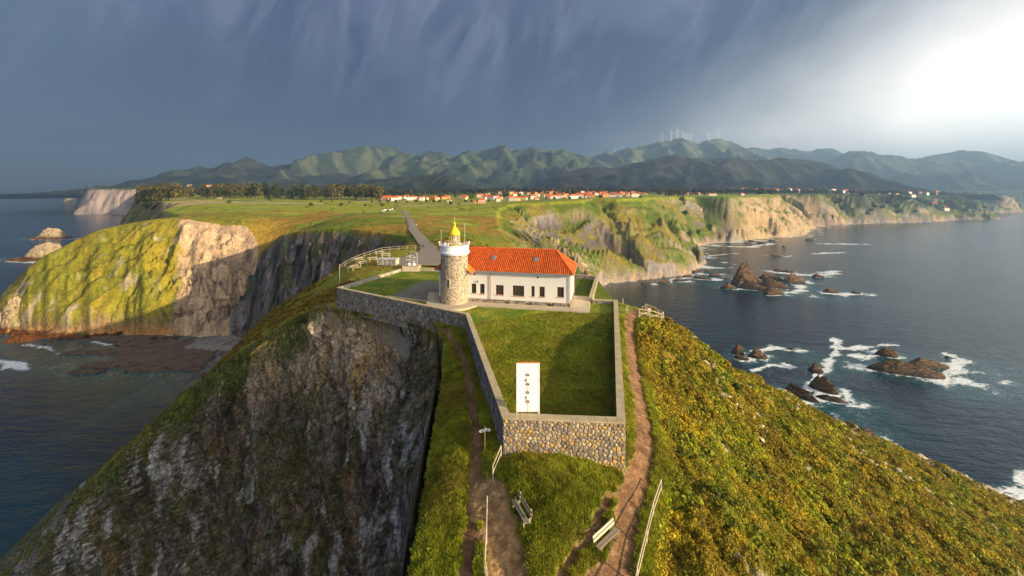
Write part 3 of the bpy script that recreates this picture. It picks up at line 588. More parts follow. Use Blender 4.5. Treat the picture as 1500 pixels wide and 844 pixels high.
# reef off the cape
for k, (px, py, w) in enumerate([(1035, 410, 26), (1052, 405, 22), (1025, 400, 20), (1000, 413, 24), (975, 416, 22), (950, 417, 20), (1068, 409, 16), (1040, 398, 18), (1010, 406, 22)]):
    sea_rock(px, py, w, 3.4, w * .5, 0, rz=.1 * k, seed=30 + k, label='low weedy reef rock ' + ['left of the tall rock fin', 'behind the reef left of the tall fin', 'nearest the grassy spur tip', 'midway along the reef under the green cliff', 'in the left half of the reef strip', 'at the left end of the reef strip', 'touching the left foot of the tall fin', 'at the top of the reef by the spur', 'in front of the spur tip'][k], group='reef rocks under the bay cliffs', jag=1.2)
for k, (px, py, w) in enumerate([(1108, 355, 30), (1120, 357, 26), (1098, 358, 24), (1133, 353, 22), (1150, 362, 14)]):
    sea_rock(px, py, w, 4, w * .5, 0, rz=.1 * k, seed=45 + k, label='low rock on the long beach tide line, ' + ['middle of its row', 'just right of the middle', 'leftmost of its row', 'rightmost on the sand', 'standing apart in the water'][k], group='rocks on the beach tide line', jag=1.2)
# left: stacks, islets and platform
IS = simple('islet turf and rock', (.42, .33, .16), .9, .5, .15, bump=.6)
def isl_mat():
    b = NB('islet rock and turf'); co = b.coord('Object'); z = b.n('ShaderNodeSeparateXYZ', {0: b.n('ShaderNodeNewGeometry').outputs['Position']}).outputs[2]
    v = b.noise(co, .09, 7, .65); c = b.ramp(v, [(.3, (.16, .11, .07)), (.5, (.46, .34, .22)), (.7, (.30, .26, .08))])
    low = b.ramp(b.math('ADD', b.math('DIVIDE', z, 16.0), b.math('MULTIPLY', b.math('SUBTRACT', v, .5), .5)), [(.2, (.30, .15, .06)), (.4, (.9, .9, .9)), (1, (1, 1, 1))])
    return b.fin(b.mix(1.0, c, low, 'MULTIPLY'), .9, b.bump(v, 1, 3.0), .1)
IM = isl_mat()
sea_rock(36, 383, 92, 3, 36, 0, seed=60, label='flat brown reef round the lower green-capped islet on the left', mat=IM)
sea_rock(44, 382, 46, 25, 32, .25, seed=61, label='lower rounded islet with a grassy cap off the left headland', mat=IM, jag=.5, back=2)
sea_rock(62, 351, 92, 5, 40, 0, seed=62, label='flat brown reef round the upper rocky islet on the left', mat=IM)
sea_rock(62, 350, 46, 20, 34, -.1, seed=63, label='upper rocky islet with a double hump off the left headland', mat=IM, jag=.9, back=3)
sea_rock(158, 347, 34, 14, 20, 0, seed=64, label='rock top showing just behind the left headland crest', mat=IM, back=4)
sea_rock(98, 303, 125, 118, 90, .0, seed=65, label='pointed golden sea stack off the distant left cliff', mat=IM, jag=.55)
sea_rock(130, 311, 110, 34, 60, 0, seed=66, label='rocky toe at the foot of the distant left cliff', mat=IM)
sea_rock(8, 490, 34, 27, 34, 0, seed=67, label='bulky pale rock at the left edge beside the headland tip', mat=IM, jag=.6)
sea_rock(40, 492, 40, 5, 20, 0, seed=68, label='orange wave-cut ledge under the headland tip', mat=IM)
sea_rock(85, 497, 70, 5, 20, 0, seed=69, label='long orange wave-cut ledge at the foot of the golden headland', mat=IM)
sea_rock(18, 503, 18, 3, 10, 0, seed=70, label='small orange ledge rock at the left edge', mat=IM)
sea_rock(1483, 312, 150, 95, 90, 0, seed=71, label='dome-shaped rock far off at the right edge', mat=IM, jag=.4)
PL = simple('tidal platform rock', (.105, .066, .042), .6, .6, .25, bump=.8)
for k, (px, py, w, d) in enumerate([(150, 540, 34, 9), (190, 520, 55, 12), (230, 508, 60, 12), (270, 520, 60, 13), (300, 510, 60, 16), (250, 532, 46, 10), (210, 545, 30, 8), (320, 530, 48, 14), (290, 543, 36, 9), (110, 520, 22, 6), (180, 500, 60, 10), (335, 545, 40, 10), (120, 548, 20, 5)]):
    sea_rock(px, py, w, 1.5, d, 0, rz=.05 * (k % 3), seed=80 + k, label='flat dark tidal shelf at the ' + ['lower left of the cove, washed by foam', 'left middle of the shaded cove', 'upper middle of the shaded cove, under the cliff foot', 'right middle of the shaded cove', 'right of the cove next to the pebble beach', 'lower middle of the shaded cove', 'lower left edge of the cove shallows', 'lower right near the ridge foot', 'lower right middle of the cove', 'far left of the cove under the orange ledges', 'top of the cove along the cliff foot', 'rightmost corner below the pebble beach', 'lowest left corner of the cove'][k], group='tidal shelves in the left cove', mat=PL, jag=1.3)
sea_rock(262, 541, 105, 1.5, 40, 0, seed=99, label='broad brown tidal platform filling the head of the shaded cove', mat=PL, jag=1.0)
sea_rock(318, 520, 66, 3.2, 42, 0, seed=98, label='pale pebble beach at the foot of the landslip', mat=simple('beach pebbles', (.22, .18, .16), .9, .5, .8, bump=.8), jag=.6)
print('rocks', time.time() - T0)

# ------------------------------------------------------------------ sea
def sea():
    uc = np.concatenate([np.arange(-3500, -60, 90), np.arange(-60, 1560, 3.2), np.arange(1560, 5000, 90)]); us = (uc - CX) / F
    Ys = np.concatenate([[-3000, -800, -200, 0, 40, 70], np.exp(np.arange(math.log(90), math.log(2600), .0085)), np.exp(np.linspace(math.log(2700), math.log(45000), 40))])
    X = us[None] * np.maximum(Ys, 90)[:, None]; Y = Ys[:, None] + 0 * X
    dS, _ = poly_dist(S, X, Y)
    dr = np.full(X.shape, 1e9, np.float32); cove = poly_inside([(-420, 296), (-300, 296), (-190, 290), (-140, 240), (-150, 200), (-300, 225), (-330, 262), (-420, 280)], X, Y)
    for (x, y, r, rz, a, b) in ROCKS:
        c, s = math.cos(-rz), math.sin(-rz); lx = (X - x) * c - (Y - y) * s; ly = (X - x) * s + (Y - y) * c
        if r > 4000: continue
        d = (np.sqrt((lx / a) ** 2 + (ly / b) ** 2) - 1) * min(a, b) ; k = np.clip(r * .45, 2.5, 14)
        # surf trails towards open water (right)
        d = np.where(lx > 0, d * .55, d * 1.2); dr = np.minimum(dr, d / k)
    n = fbm(X / 14, Y / 9, 4, 301); n2 = fbm(X / 45, Y / 30, 3, 303)
    foam = (1 - .93 * cove) * ss(.8, -.3, dr + n * 1.5) * ss(-.35, .15, n2 + .18)
    calm = ss(-190, -120, X) * ss(430, 380, Y) * ss(110, 70, X); calmL = (X < -40) * (X > -330) * (Y < 290)
    sh = .85 * ss(8, 1, dS + 9 * n) * (1 - calm) * (1 - .75 * calmL) * ss(.0, .25, n2 + .2)
    # breakers rolling on to the long beach and streaks between the reefs
    dsh = np.where((X > 150) & (Y > 480) & (Y < 1500), dS, 1e9); br = ss(.55, .8, np.sin(dsh / 21 + 2.2 * n2 * 2)) * ss(150, 40, dsh) * ss(-.1, .2, n2) * (dsh < 1e8)
    def streak(pts, w, k=1):
        P = [atz(a, b, 0)[:2] for a, b in pts]; d, _ = poly_dist(P, X, Y, False); return ss(w, w * .25, d + n * w * 1.3) * k
    st = streak([(1180, 573), (1205, 548), (1225, 512), (1222, 495), (1232, 512), (1265, 508), (1310, 505)], 4.0)
    st = np.maximum(st, streak([(1100, 543), (1130, 535), (1165, 538), (1150, 533)], 3)); st = np.maximum(st, streak([(1250, 521), (1285, 522), (1300, 516)], 6.5))
    st = np.maximum(st, streak([(1385, 518), (1410, 528), (1400, 540), (1370, 556)], 5.5)); st = np.maximum(st, streak([(1105, 515), (1135, 510), (1175, 513)], 4.5))
    st = np.maximum(st, streak([(1195, 548), (1200, 575), (1225, 590), (1245, 585), (1235, 570)], 4)); st = np.maximum(st, streak([(1130, 398), (1160, 402), (1200, 403), (1225, 398)], 14, .9))
    st = np.maximum(st, streak([(1205, 429), (1235, 432), (1265, 430)], 11)); st = np.maximum(st, streak([(1195, 372), (1230, 370)], 9)); st = np.maximum(st, streak([(1200, 357), (1270, 358)], 12)); st = np.maximum(st, streak([(1175, 418), (1168, 428)], 8))
    st = np.maximum(st, streak([(-30, 528), (20, 532), (42, 542)], 5)); st = np.maximum(st, streak([(35, 505), (70, 510), (85, 518)], 2.0, .8)); st = np.maximum(st, streak([(120, 498), (160, 505)], 2.2, .7))
    st = np.maximum(st, streak([(1470, 733), (1520, 722), (1560, 700)], 7)); st = np.maximum(st, streak([(1060, 361), (1100, 362), (1130, 357)], 12)); st = np.maximum(st, streak([(10, 383), (50, 386)], 5, .8)); st = np.maximum(st, streak([(1040, 375), (1075, 371)], 8, .8))
    foam = np.clip(np.maximum.reduce([foam, sh, br * .85, st]), 0, 1)
    lace = ss(60, 0, np.minimum(dr * 14, dS * 1.6)) * .4; lace = np.maximum(lace, ss(70, 10, poly_dist([atz(a, b, 0)[:2] for a, b in [(1180, 560), (1300, 540), (1400, 560), (1480, 520)]], X, Y, False)[0]) * .35) * (1 - .7 * calm)
    teal = np.clip(np.maximum(ss(35, 5, dS + 15 * n) * .5 * (X > -60), ss(3, 0, dr)) * (1 - .8 * calm) + ss(30, 0, poly_dist([atz(a, b, 0)[:2] for a, b in [(-30, 700), (0, 760), (-20, 830)]], X, Y, False)[0]) * .6 + .25 * ss(.1, .5, n2), 0, 1)
    me = np_mesh('sea', np.stack([X, Y, 0 * X], -1).reshape(-1, 3), grid_faces(*X.shape))
    set_attr(me, 'foam', foam.ravel()); set_attr(me, 'lace', lace.ravel()); set_attr(me, 'teal', teal.ravel())
    b = NB('sea water'); co = b.coord('Object'); st1 = b.n('ShaderNodeMapping', {'Vector': co, 'Rotation': (0, 0, rad(25)), 'Scale': (.6, 1.4, 1)}).outputs[0]
    w1 = b.noise(st1, .55, 4, .6); w2 = b.noise(st1, .12, 4, .55); w3 = b.noise(st1, .02, 3)
    foamA = b.attr('foam', 'Fac'); laceA = b.attr('lace', 'Fac'); tealA = b.attr('teal', 'Fac')
    fn = b.noise(co, .5, 8, .7, .6); fl = b.n('ShaderNodeTexVoronoi', {'Vector': b.n('ShaderNodeMixRGB', {0: .12, 1: co, 2: b.n('ShaderNodeTexNoise', {'Vector': co, 'Scale': .3, 'Detail': 4}).outputs[1]}).outputs[0] if False else co, 'Scale': .22}, feature='DISTANCE_TO_EDGE').outputs[0]
    fo = b.ramp(b.math('ADD', b.math('MULTIPLY', foamA, .95), b.math('MULTIPLY', b.math('SUBTRACT', fn, .5), 2.6)), [(.48, 0.0), (.85, 1.0)])
    ln = b.math('ABSOLUTE', b.math('SUBTRACT', b.noise(co, .16, 6, .62, 1.2), .5)); la = b.ramp(b.math('ADD', ln, b.math('MULTIPLY', b.math('SUBTRACT', .5, laceA), .06)), [(.0, 1.0), (.022, 0.0)])
    fo = b.math('MAXIMUM', fo, b.math('MULTIPLY', b.math('MULTIPLY', la, laceA), .9), True)
    base = b.mix(tealA, (.003, .011, .022), (.005, .050, .060)); base = b.mix(b.math('MULTIPLY', foamA, .35), base, (.10, .26, .28))
    h = b.math('ADD', b.math('MULTIPLY', w2, 1.0), b.math('MULTIPLY', w1, .35))
    b.fin(b.mix(fo, base, (.80, .80, .79)), b.math('ADD', .16, b.math('MULTIPLY', fo, .7)), b.bump(h, .55, 1.6), .5)
    b.put(b.b.inputs['IOR'], 1.333)
    link('sea', me, b.m, kind='structure')
sea()
print('sea', time.time() - T0)

# ------------------------------------------------------------------ hills
def hills(name, crest, Yc, Yf, base=100., seed=0, spur=.25, lam=1.0, col=None, bright=None, nv=110, step=3.0, xr=None):
    """crest: (px,py) silhouette; Yc crest distance, Yf distance of the foot"""
    c = np.array(crest, float); px = np.arange(c[0, 0], c[-1, 0] + 1, step); py = np.interp(px, c[:, 0], c[:, 1])
    k = np.array([.25, .5, .25]); py = np.convolve(np.pad(py, 1, 'edge'), k, 'valid') - 2.2 * (ridged(px / 34, px * 0 + seed, 4, seed + 431, .6) - .5) * (HY - py > 6)
    u = (px - CX) / F; zc = CZ + (HY - py) / F * Yc
    v = np.concatenate([np.linspace(0, 1, nv), 1 + np.linspace(.03, 1.0, 22)])[:, None]
    Y = Yf + (Yc - Yf) * v; X = u[None] * (Y * .35 + Yc * .65); Y = Y + 0 * X
    L = (Yc - Yf) * lam
    prof = np.where(v <= 1, np.clip(v, 0, 1) ** 1.25, 1 - .5 * (v - 1) ** 1.2)
    r = ridged(X / (L * .40) + .35 * pn2(X / L, Y / L, seed), Y / (L * .9), 4, seed + 401, .38)
    n = fbm(X / (L * .12), Y / (L * .12), 4, seed + 411)
    hgt = (zc[None] - base)
    env = np.where(v <= 1, 4 * v * (1 - v) + .05 * v, .3)
    Z = base + hgt * (prof + spur * env * (r - .55) * 1.9 + .05 * env * n) + hgt * .018 * fbm(X / (L * .03), Y / (L * .03), 3, seed + 417)
    edge = ss(0, 6, np.arange(len(px))) * ss(0, 6, np.arange(len(px))[::-1]); Z = base - 30 + (Z - base + 30) * edge[None]
    nzz = normals_z(X, Y, Z)
    m = fbm(X / (L * .1), Y / (L * .1), 5, seed + 421); m2 = ridged(X / (L * .2), Y / (L * .3), 3, seed + 423)
    cc = lerp3(C(*(col or (.05, .075, .03))), C(*(bright or (.13, .17, .05))), ss(-.05, .25, m + (v - .5) * .4 * np.ones_like(X)))
    cc = lerp3(cc, C(.16, .12, .08), ss(.25, .45, fbm(X / (L * .05), Y / (L * .05), 3, seed + 427)) * .35)
    me = np_mesh(name, np.stack([X, Y, Z], -1).reshape(-1, 3), grid_faces(*X.shape)); set_attr(me, 'Col', (cc * .6 + cc.mean(-1, keepdims=True) * .4).reshape(-1, 3) * .60, 'FLOAT_COLOR')  # hill colours dimmed to stand in for cloud shadow
    link(name, me, MAT_HILL, kind='structure')
    def at(pxx):
        return float(np.interp(pxx, px, zc)) if True else 0
    return at, Yc
def hill_mat():
    b = NB('wooded hillside'); co = b.coord('Object'); v = b.noise(co, .045, 6, .7); w = b.noise(co, .008, 5)
    f = b.math('MULTIPLY', b.ramp(v, [(.3, .5), (.7, 1.5)]), b.ramp(w, [(.3, .75), (.7, 1.25)]))
    cc = b.n('ShaderNodeVectorMath', {0: b.attr('Col')}, operation='SCALE'); b.put(cc.inputs['Scale'], f)
    return b.fin(cc.outputs[0], .95, b.bump(v, .8, 10.0), .05)
MAT_HILL = hill_mat()
hills('far_left_hill', base=0, crest=[(-400, 279), (-100, 277), (0, 274), (60, 272), (110, 268), (150, 262), (165, 257), (185, 262), (240, 268), (330, 275), (420, 279)], Yc=13000, Yf=10500, seed=1)
hills('left_hill', [(150, 281), (230, 268), (255, 258), (290, 243), (305, 247), (330, 246), (345, 238), (360, 230), (375, 235), (395, 244), (430, 241), (450, 245), (480, 252), (540, 262), (600, 276)], 3600, 2400, seed=2, col=(.03, .045, .02), bright=(.07, .085, .035))
hills('middle_mountains', [(400, 283), (440, 256), (465, 240), (490, 224), (518, 216), (530, 220), (552, 213), (580, 217), (605, 227), (645, 221), (665, 229), (690, 222), (722, 218), (735, 211), (752, 219), (790, 217), (830, 221), (870, 235), (920, 244), (1000, 262), (1060, 282)], 4600, 2500, seed=3, spur=.38, lam=.75, col=(.045, .075, .035), bright=(.13, .16, .05), nv=130, step=2.5)
hills('low_wooded_ridge', [(430, 282), (500, 268), (560, 262), (620, 256), (660, 258), (690, 270), (720, 281)], 2300, 1800, seed=4, col=(.025, .04, .015), bright=(.05, .07, .025), nv=60)
A5 = hills('windfarm_mountain', [(780, 270), (830, 244), (860, 232), (890, 222), (925, 217), (955, 212), (975, 206), (995, 202), (1010, 205), (1025, 213), (1040, 205), (1053, 201), (1070, 208), (1090, 219), (1110, 224), (1150, 240), (1200, 258), (1260, 280)], 5000, 3400, seed=5, spur=.3, lam=.8, col=(.09, .12, .04), bright=(.22, .24, .08), nv=120, step=2.5)  # paler colours carry the sunlight on this summit
A6 = hills('distant_windfarm_ridge', [(1000, 260), (1060, 228), (1090, 217), (1105, 216), (1125, 220), (1145, 215), (1160, 218), (1185, 222), (1215, 217), (1240, 226), (1300, 240), (1380, 260)], 6300, 5000, seed=6, col=(.06, .08, .04), bright=(.14, .16, .07))
hills('dark_wooded_hill', [(770, 276), (800, 262), (835, 251), (870, 246), (900, 246), (940, 238), (975, 229), (992, 228), (1010, 232), (1050, 231), (1075, 232), (1110, 236), (1150, 232), (1180, 234), (1215, 241), (1250, 256), (1290, 274), (1320, 282)], 2900, 2050, seed=7, spur=.28, lam=1.0, col=(.030, .035, .018), bright=(.075, .065, .03), nv=90, step=2.5)
hills('right_mountains', [(1130, 278), (1180, 252), (1210, 236), (1245, 221), (1262, 222), (1280, 230), (1295, 227), (1320, 233), (1345, 231), (1365, 226), (1385, 228), (1400, 222), (1412, 220), (1430, 227), (1455, 226), (1480, 236), (1500, 241), (1540, 250), (1640, 252), (1760, 262), (1900, 272)], 5200, 3000, base=0, seed=8, spur=.35, lam=.7, col=(.06, .085, .035), bright=(.15, .18, .06), nv=120)

# ------------------------------------------------------------------ haze
def haze():
    import bmesh
    bm = bmesh.new(); bmesh.ops.create_cube(bm, size=1)
    for v in bm.verts: v.co = (v.co.x * 60000, 12000 + v.co.y * 30000, 486 + v.co.z * 1000)
    me = bpy.data.meshes.new('haze'); bm.to_mesh(me); bm.free()
    m = bpy.data.materials.new('haze'); m.use_nodes = True; t = m.node_tree; t.nodes.clear(); o = t.nodes.new('ShaderNodeOutputMaterial'); v = t.nodes.new('ShaderNodeVolumePrincipled')
    v.inputs['Color'].default_value = (.31, .50, .80, 1); v.inputs['Density'].default_value = HAZE; v.inputs['Anisotropy'].default_value = .35
    t.links.new(v.outputs[0], o.inputs[1]); h = link('haze', me, m, kind='stuff'); tag(h, 'thin blue-white haze lying over the whole coast', 'haze')
HAZE = 1.7e-4
haze()
print('hills', time.time() - T0)
# ------------------------------------------------------------------ builder for hard objects
from mathutils import Matrix
class MB:
    def __init__(s): s.v = []; s.f = []; s.c = []
    def quadbox(s, P, col=None):
        """P: 8 corners, bottom ring then top ring"""
        b = len(s.v); s.v += [tuple(p) for p in P]
        s.f += [(b, b + 3, b + 2, b + 1), (b + 4, b + 5, b + 6, b + 7)] + [(b + i, b + (i + 1) % 4, b + 4 + (i + 1) % 4, b + 4 + i) for i in range(4)]
        s.c += [col] * 6; return s
    def box(s, x0, x1, y0, y1, z0, z1, col=None):
        return s.quadbox([(x0, y0, z0), (x1, y0, z0), (x1, y1, z0), (x0, y1, z0), (x0, y0, z1), (x1, y0, z1), (x1, y1, z1), (x0, y1, z1)], col)
    def beam(s, a, b, w, h=None, up=(0, 0, 1), col=None):
        a = Vector(a); b = Vector(b); h = h or w; d = (b - a).normalized(); u = Vector(up)
        if abs(d.dot(u)) > .95: u = Vector((0, 1, 0))
        x = d.cross(u).normalized() * (w / 2); y = x.normalized().cross(d).normalized() * (h / 2)
        return s.quadbox([a - x - y, a + x - y, b + x - y, b - x - y, a - x + y, a + x + y, b + x + y, b - x + y], col)
    def tube(s, a, b, r0, r1=None, n=8, cap=True, col=None):
        a = Vector(a); b = Vector(b); r1 = r0 if r1 is None else r1; d = (b - a).normalized(); u = Vector((0, 0, 1)) if abs(d.z) < .9 else Vector((1, 0, 0))
        x = d.cross(u).normalized(); y = d.cross(x).normalized(); k = len(s.v)
        for c, r in ((a, r0), (b, r1)):
            s.v += [tuple(c + x * (math.cos(t) * r) + y * (math.sin(t) * r)) for t in [2 * math.pi * i / n for i in range(n)]]
        s.f += [(k + i, k + (i + 1) % n, k + n + (i + 1) % n, k + n + i) for i in range(n)]; s.c += [col] * n
        if cap: s.f += [tuple(range(k, k + n))[::-1], tuple(range(k + n, k + 2 * n))]; s.c += [col] * 2
        return s
    def lathe(s, c, prof, n=32, col=None, a0=0, a1=2 * math.pi):
        k = len(s.v); m = len(prof); full = abs(a1 - a0 - 2 * math.pi) < 1e-6; nn = n if full else n + 1
        for i in range(nn):
            t = a0 + (a1 - a0) * i / n
            s.v += [(c[0] + math.cos(t) * r, c[1] + math.sin(t) * r, c[2] + z) for r, z in prof]
        for i in range(n):
            j = (i + 1) % nn
            for q in range(m - 1): s.f.append((k + i * m + q, k + j * m + q, k + j * m + q + 1, k + i * m + q + 1)); s.c.append(col)
        return s
    def poly(s, P, col=None):
        k = len(s.v); s.v += [tuple(p) for p in P]; s.f.append(tuple(range(k, k + len(P)))); s.c.append(col); return s
    def prism(s, P, d, col=None):
        """polygon P (3-D points) swept along vector d"""
        k = len(s.v); n = len(P); d = Vector(d); s.v += [tuple(p) for p in P] + [tuple(Vector(p) + d) for p in P]
        s.f += [tuple(range(k, k + n)), tuple(range(k + n, k + 2 * n))[::-1]] + [(k + i, k + n + i, k + n + (i + 1) % n, k + (i + 1) % n) for i in range(n)]
        s.c += [col] * (n + 2); return s
    def mesh(s, name, smooth=False):
        me = bpy.data.meshes.new(name); me.from_pydata(s.v, [], s.f)
        if any(c is not None for c in s.c):
            a = me.attributes.new('Col', 'FLOAT_COLOR', 'FACE'); buf = []
            for c in s.c: buf += [*(c or (.5, .5, .5)), 1]
            a.data.foreach_set('color', buf)
        if smooth: me.polygons.foreach_set('use_smooth', [True] * len(me.polygons))
        import bmesh
        bm = bmesh.new(); bm.from_mesh(me); bmesh.ops.recalc_face_normals(bm, faces=bm.faces); bm.to_mesh(me); bm.free()
        return me
    def build(s, name, mat, root=None, kind=None, smooth=False, local=False):
        """world coordinates unless local"""
        o = bpy.data.objects.new(name, s.mesh(name, smooth)); COL.objects.link(o)
        if mat: o.data.materials.append(mat)
        if root is not None:
            o.parent = root
            if not local: o.matrix_parent_inverse = root_matrix(root).inverted()
        if kind: o['kind'] = kind
        return o
def root_matrix(o):
    m = Matrix.Translation(o.location) @ o.rotation_euler.to_matrix().to_4x4()
    if o.parent: m = root_matrix(o.parent) @ o.matrix_parent_inverse @ m
    return m
def copy_tree(o, parent=None):
    c = o.copy(); COL.objects.link(c); c.parent = parent
    for ch in o.children: copy_tree(ch, c)
    return c
def stone_mat(name, rough=.85):
    b = NB(name); co = b.coord('Object'); v = b.noise(co, 9, 6, .65); w = b.noise(co, 1.6, 4)
    f = b.math('MULTIPLY', b.ramp(v, [(.3, .6), (.7, 1.35)]), b.ramp(w, [(.3, .85), (.7, 1.15)]))
    cc = b.n('ShaderNodeVectorMath', {0: b.attr('Col')}, operation='SCALE'); b.put(cc.inputs['Scale'], f)
    return b.fin(cc.outputs[0], rough, b.bump(v, .7, .03), .25)
M_STONE = stone_mat('rubble stone')
M_MORTAR = simple('lime mortar', (.30, .25, .19), .95, .35, 2.0, bump=.6)
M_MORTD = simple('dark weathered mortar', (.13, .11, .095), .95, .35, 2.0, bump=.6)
M_CAP = simple('weathered concrete coping', (.42, .33, .20), .9, .45, 1.3, bump=.5)
M_PAVE = simple('pale concrete paving', (.46, .37, .26), .9, .25, .8, bump=.3)
M_WHITE = simple('white painted render', (.74, .68, .62), .75, .07, .7, bump=.15)
M_TWHITE = simple('tower white paint', (.80, .80, .80), .55, .06, 2)
M_YELLOW = simple('yellow enamel paint', (.80, .50, .010), .35, .10, 3, .5)
M_METAL = simple('galvanised metal', (.45, .44, .42), .4, .2, 5, .5, metal=.6)
M_RUST = simple('rusty brown metal', (.22, .09, .035), .8, .5, 9)
M_WOODW = simple('bleached timber', (.46, .37, .25), .8, .35, 14, bump=.4)
M_WOODG = simple('grey weathered timber', (.24, .195, .145), .85, .4, 14, bump=.4)
M_FRAME = simple('dark brown window frame', (.10, .045, .022), .5, .2, 6)
M_COPPER = simple('copper pipe', (.50, .24, .14), .5, .2, 6)
M_DARK = simple('dark opening', (.012, .010, .009), .8, .1, 2)
M_GUTTER = simple('blue-grey gutter', (.20, .27, .29), .5, .1, 4)
M_RED = simple('red paint', (.45, .03, .02), .5, .15, 4)
M_ASPH = simple('warm worn asphalt', (.235, .19, .15), .92, .25, .35, bump=.3)  # one even, warm grey-brown road colour
M_ASPHD = simple('dark drainage strip', (.09, .08, .075), .9, .25, .8)
M_GRAVEL = simple('trodden gravel', (.20, .17, .12), .95, .5, 1.2, bump=.8)
def glass_mat(name='window glass', col=(.05, .045, .035), rough=.08):
    b = NB(name); return b.fin(col, rough, None, .6)
M_GLASS = glass_mat()
def clear_glass():
    b = NB('lantern glass'); b.fin((.95, .95, .9), .03, None, .5); b.put(b.b.inputs['Transmission Weight'], .9); b.put(b.b.inputs['IOR'], 1.1); return b.m
M_CLEAR = clear_glass()

def cells(L, H, sx, sy, r, jit=.44):
    """irregular stones filling a rectangle: list of convex polygons (u, v)"""
    nx = max(1, int(round(L / sx))); ny = max(1, int(round(H / sy))); dx = L / nx; dy = H / ny; pts = {}
    for j in range(-1, ny + 1):
        for i in range(-1, nx + 1):
            pts[i, j] = ((i + .5 + (.5 if j % 2 else 0) * .9 - .22 + r.uniform(-jit, jit)) * dx, (j + .5 + r.uniform(-jit, jit)) * dy)
    out = []
    for j in range(ny):
        for i in range(nx):
            p = pts[i, j]; P = [(max(0, p[0] - 2 * dx), max(0, p[1] - 2 * dy)), (min(L, p[0] + 2 * dx), max(0, p[1] - 2 * dy)), (min(L, p[0] + 2 * dx), min(H, p[1] + 2 * dy)), (max(0, p[0] - 2 * dx), min(H, p[1] + 2 * dy))]
            for dj in (-1, 0, 1):
                for di in (-2, -1, 0, 1, 2):
                    q = pts.get((i + di, j + dj))
                    if q is None or (di == 0 and dj == 0): continue
                    nx_, ny_ = q[0] - p[0], q[1] - p[1]; k = (q[0] ** 2 + q[1] ** 2 - p[0] ** 2 - p[1] ** 2) / 2
                    Q = []
                    for a in range(len(P)):
                        A = P[a]; B = P[(a + 1) % len(P)]; da = A[0] * nx_ + A[1] * ny_ - k; db = B[0] * nx_ + B[1] * ny_ - k
                        if da <= 0: Q.append(A)
                        if (da < 0 < db) or (db < 0 < da): t = da / (da - db); Q.append((A[0] + t * (B[0] - A[0]), A[1] + t * (B[1] - A[1])))
                    P = Q
                    if len(P) < 3: break
                if len(P) < 3: break
            if len(P) >= 3: out.append(P)
    return out
PAL_WARM = [(.42, .36, .28), (.34, .29, .23), (.50, .42, .32), (.26, .225, .19), (.20, .175, .16), (.44, .32, .17), (.38, .34, .30), (.55, .48, .38), (.30, .27, .26)]
PAL_NEAR = [(.36, .28, .18), (.29, .22, .15), (.42, .33, .21), (.22, .175, .13), (.19, .15, .12), (.38, .26, .12), (.32, .26, .19), (.47, .37, .25), (.25, .20, .17)]
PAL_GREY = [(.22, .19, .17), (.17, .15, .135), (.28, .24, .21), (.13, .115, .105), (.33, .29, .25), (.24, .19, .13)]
PAL_TOWER = [(.36, .27, .18), (.46, .36, .25), (.27, .19, .13), (.17, .12, .085), (.48, .39, .28), (.11, .08, .06), (.38, .29, .20), (.22, .16, .12)]
def stone(mb, P, fn, proud, r, pal, shrink=.045):
    cx = sum(p[0] for p in P) / len(P); cy = sum(p[1] for p in P) / len(P)
    # drop near-duplicate corners
    Q = []
    for p in P:
        if not Q or math.hypot(p[0] - Q[-1][0], p[1] - Q[-1][1]) > .03: Q.append(p)
    if len(Q) > 2 and math.hypot(Q[0][0] - Q[-1][0], Q[0][1] - Q[-1][1]) < .03: Q.pop()
    if len(Q) < 3: return
    k = len(mb.v); n = len(Q); pr = proud * r.uniform(.5, 1.2)
    def ins(p, a):
        d = math.hypot(p[0] - cx, p[1] - cy) + 1e-6; f = max(.3, 1 - a / d); return (cx + (p[0] - cx) * f, cy + (p[1] - cy) * f)
    for p in Q: u, v = ins(p, shrink * .5); mb.v.append(tuple(fn(u, v, -.02)))
    for p in Q: u, v = ins(p, shrink * 1.3); mb.v.append(tuple(fn(u, v, pr * .75)))
    mb.v.append(tuple(fn(cx, cy, pr * 1.15)))
    c = pal[r.randrange(len(pal))]; g = r.uniform(.85, 1.15); c = tuple(min(.8, x * g) for x in c)
    mb.f += [(k + i, k + (i + 1) % n, k + n + (i + 1) % n, k + n + i) for i in range(n)] + [(k + n + i, k + n + (i + 1) % n, k + 2 * n) for i in range(n)]; mb.c += [c] * (2 * n)
def area(P): return abs(sum(P[i][0] * P[(i + 1) % len(P)][1] - P[(i + 1) % len(P)][0] * P[i][1] for i in range(len(P)))) / 2
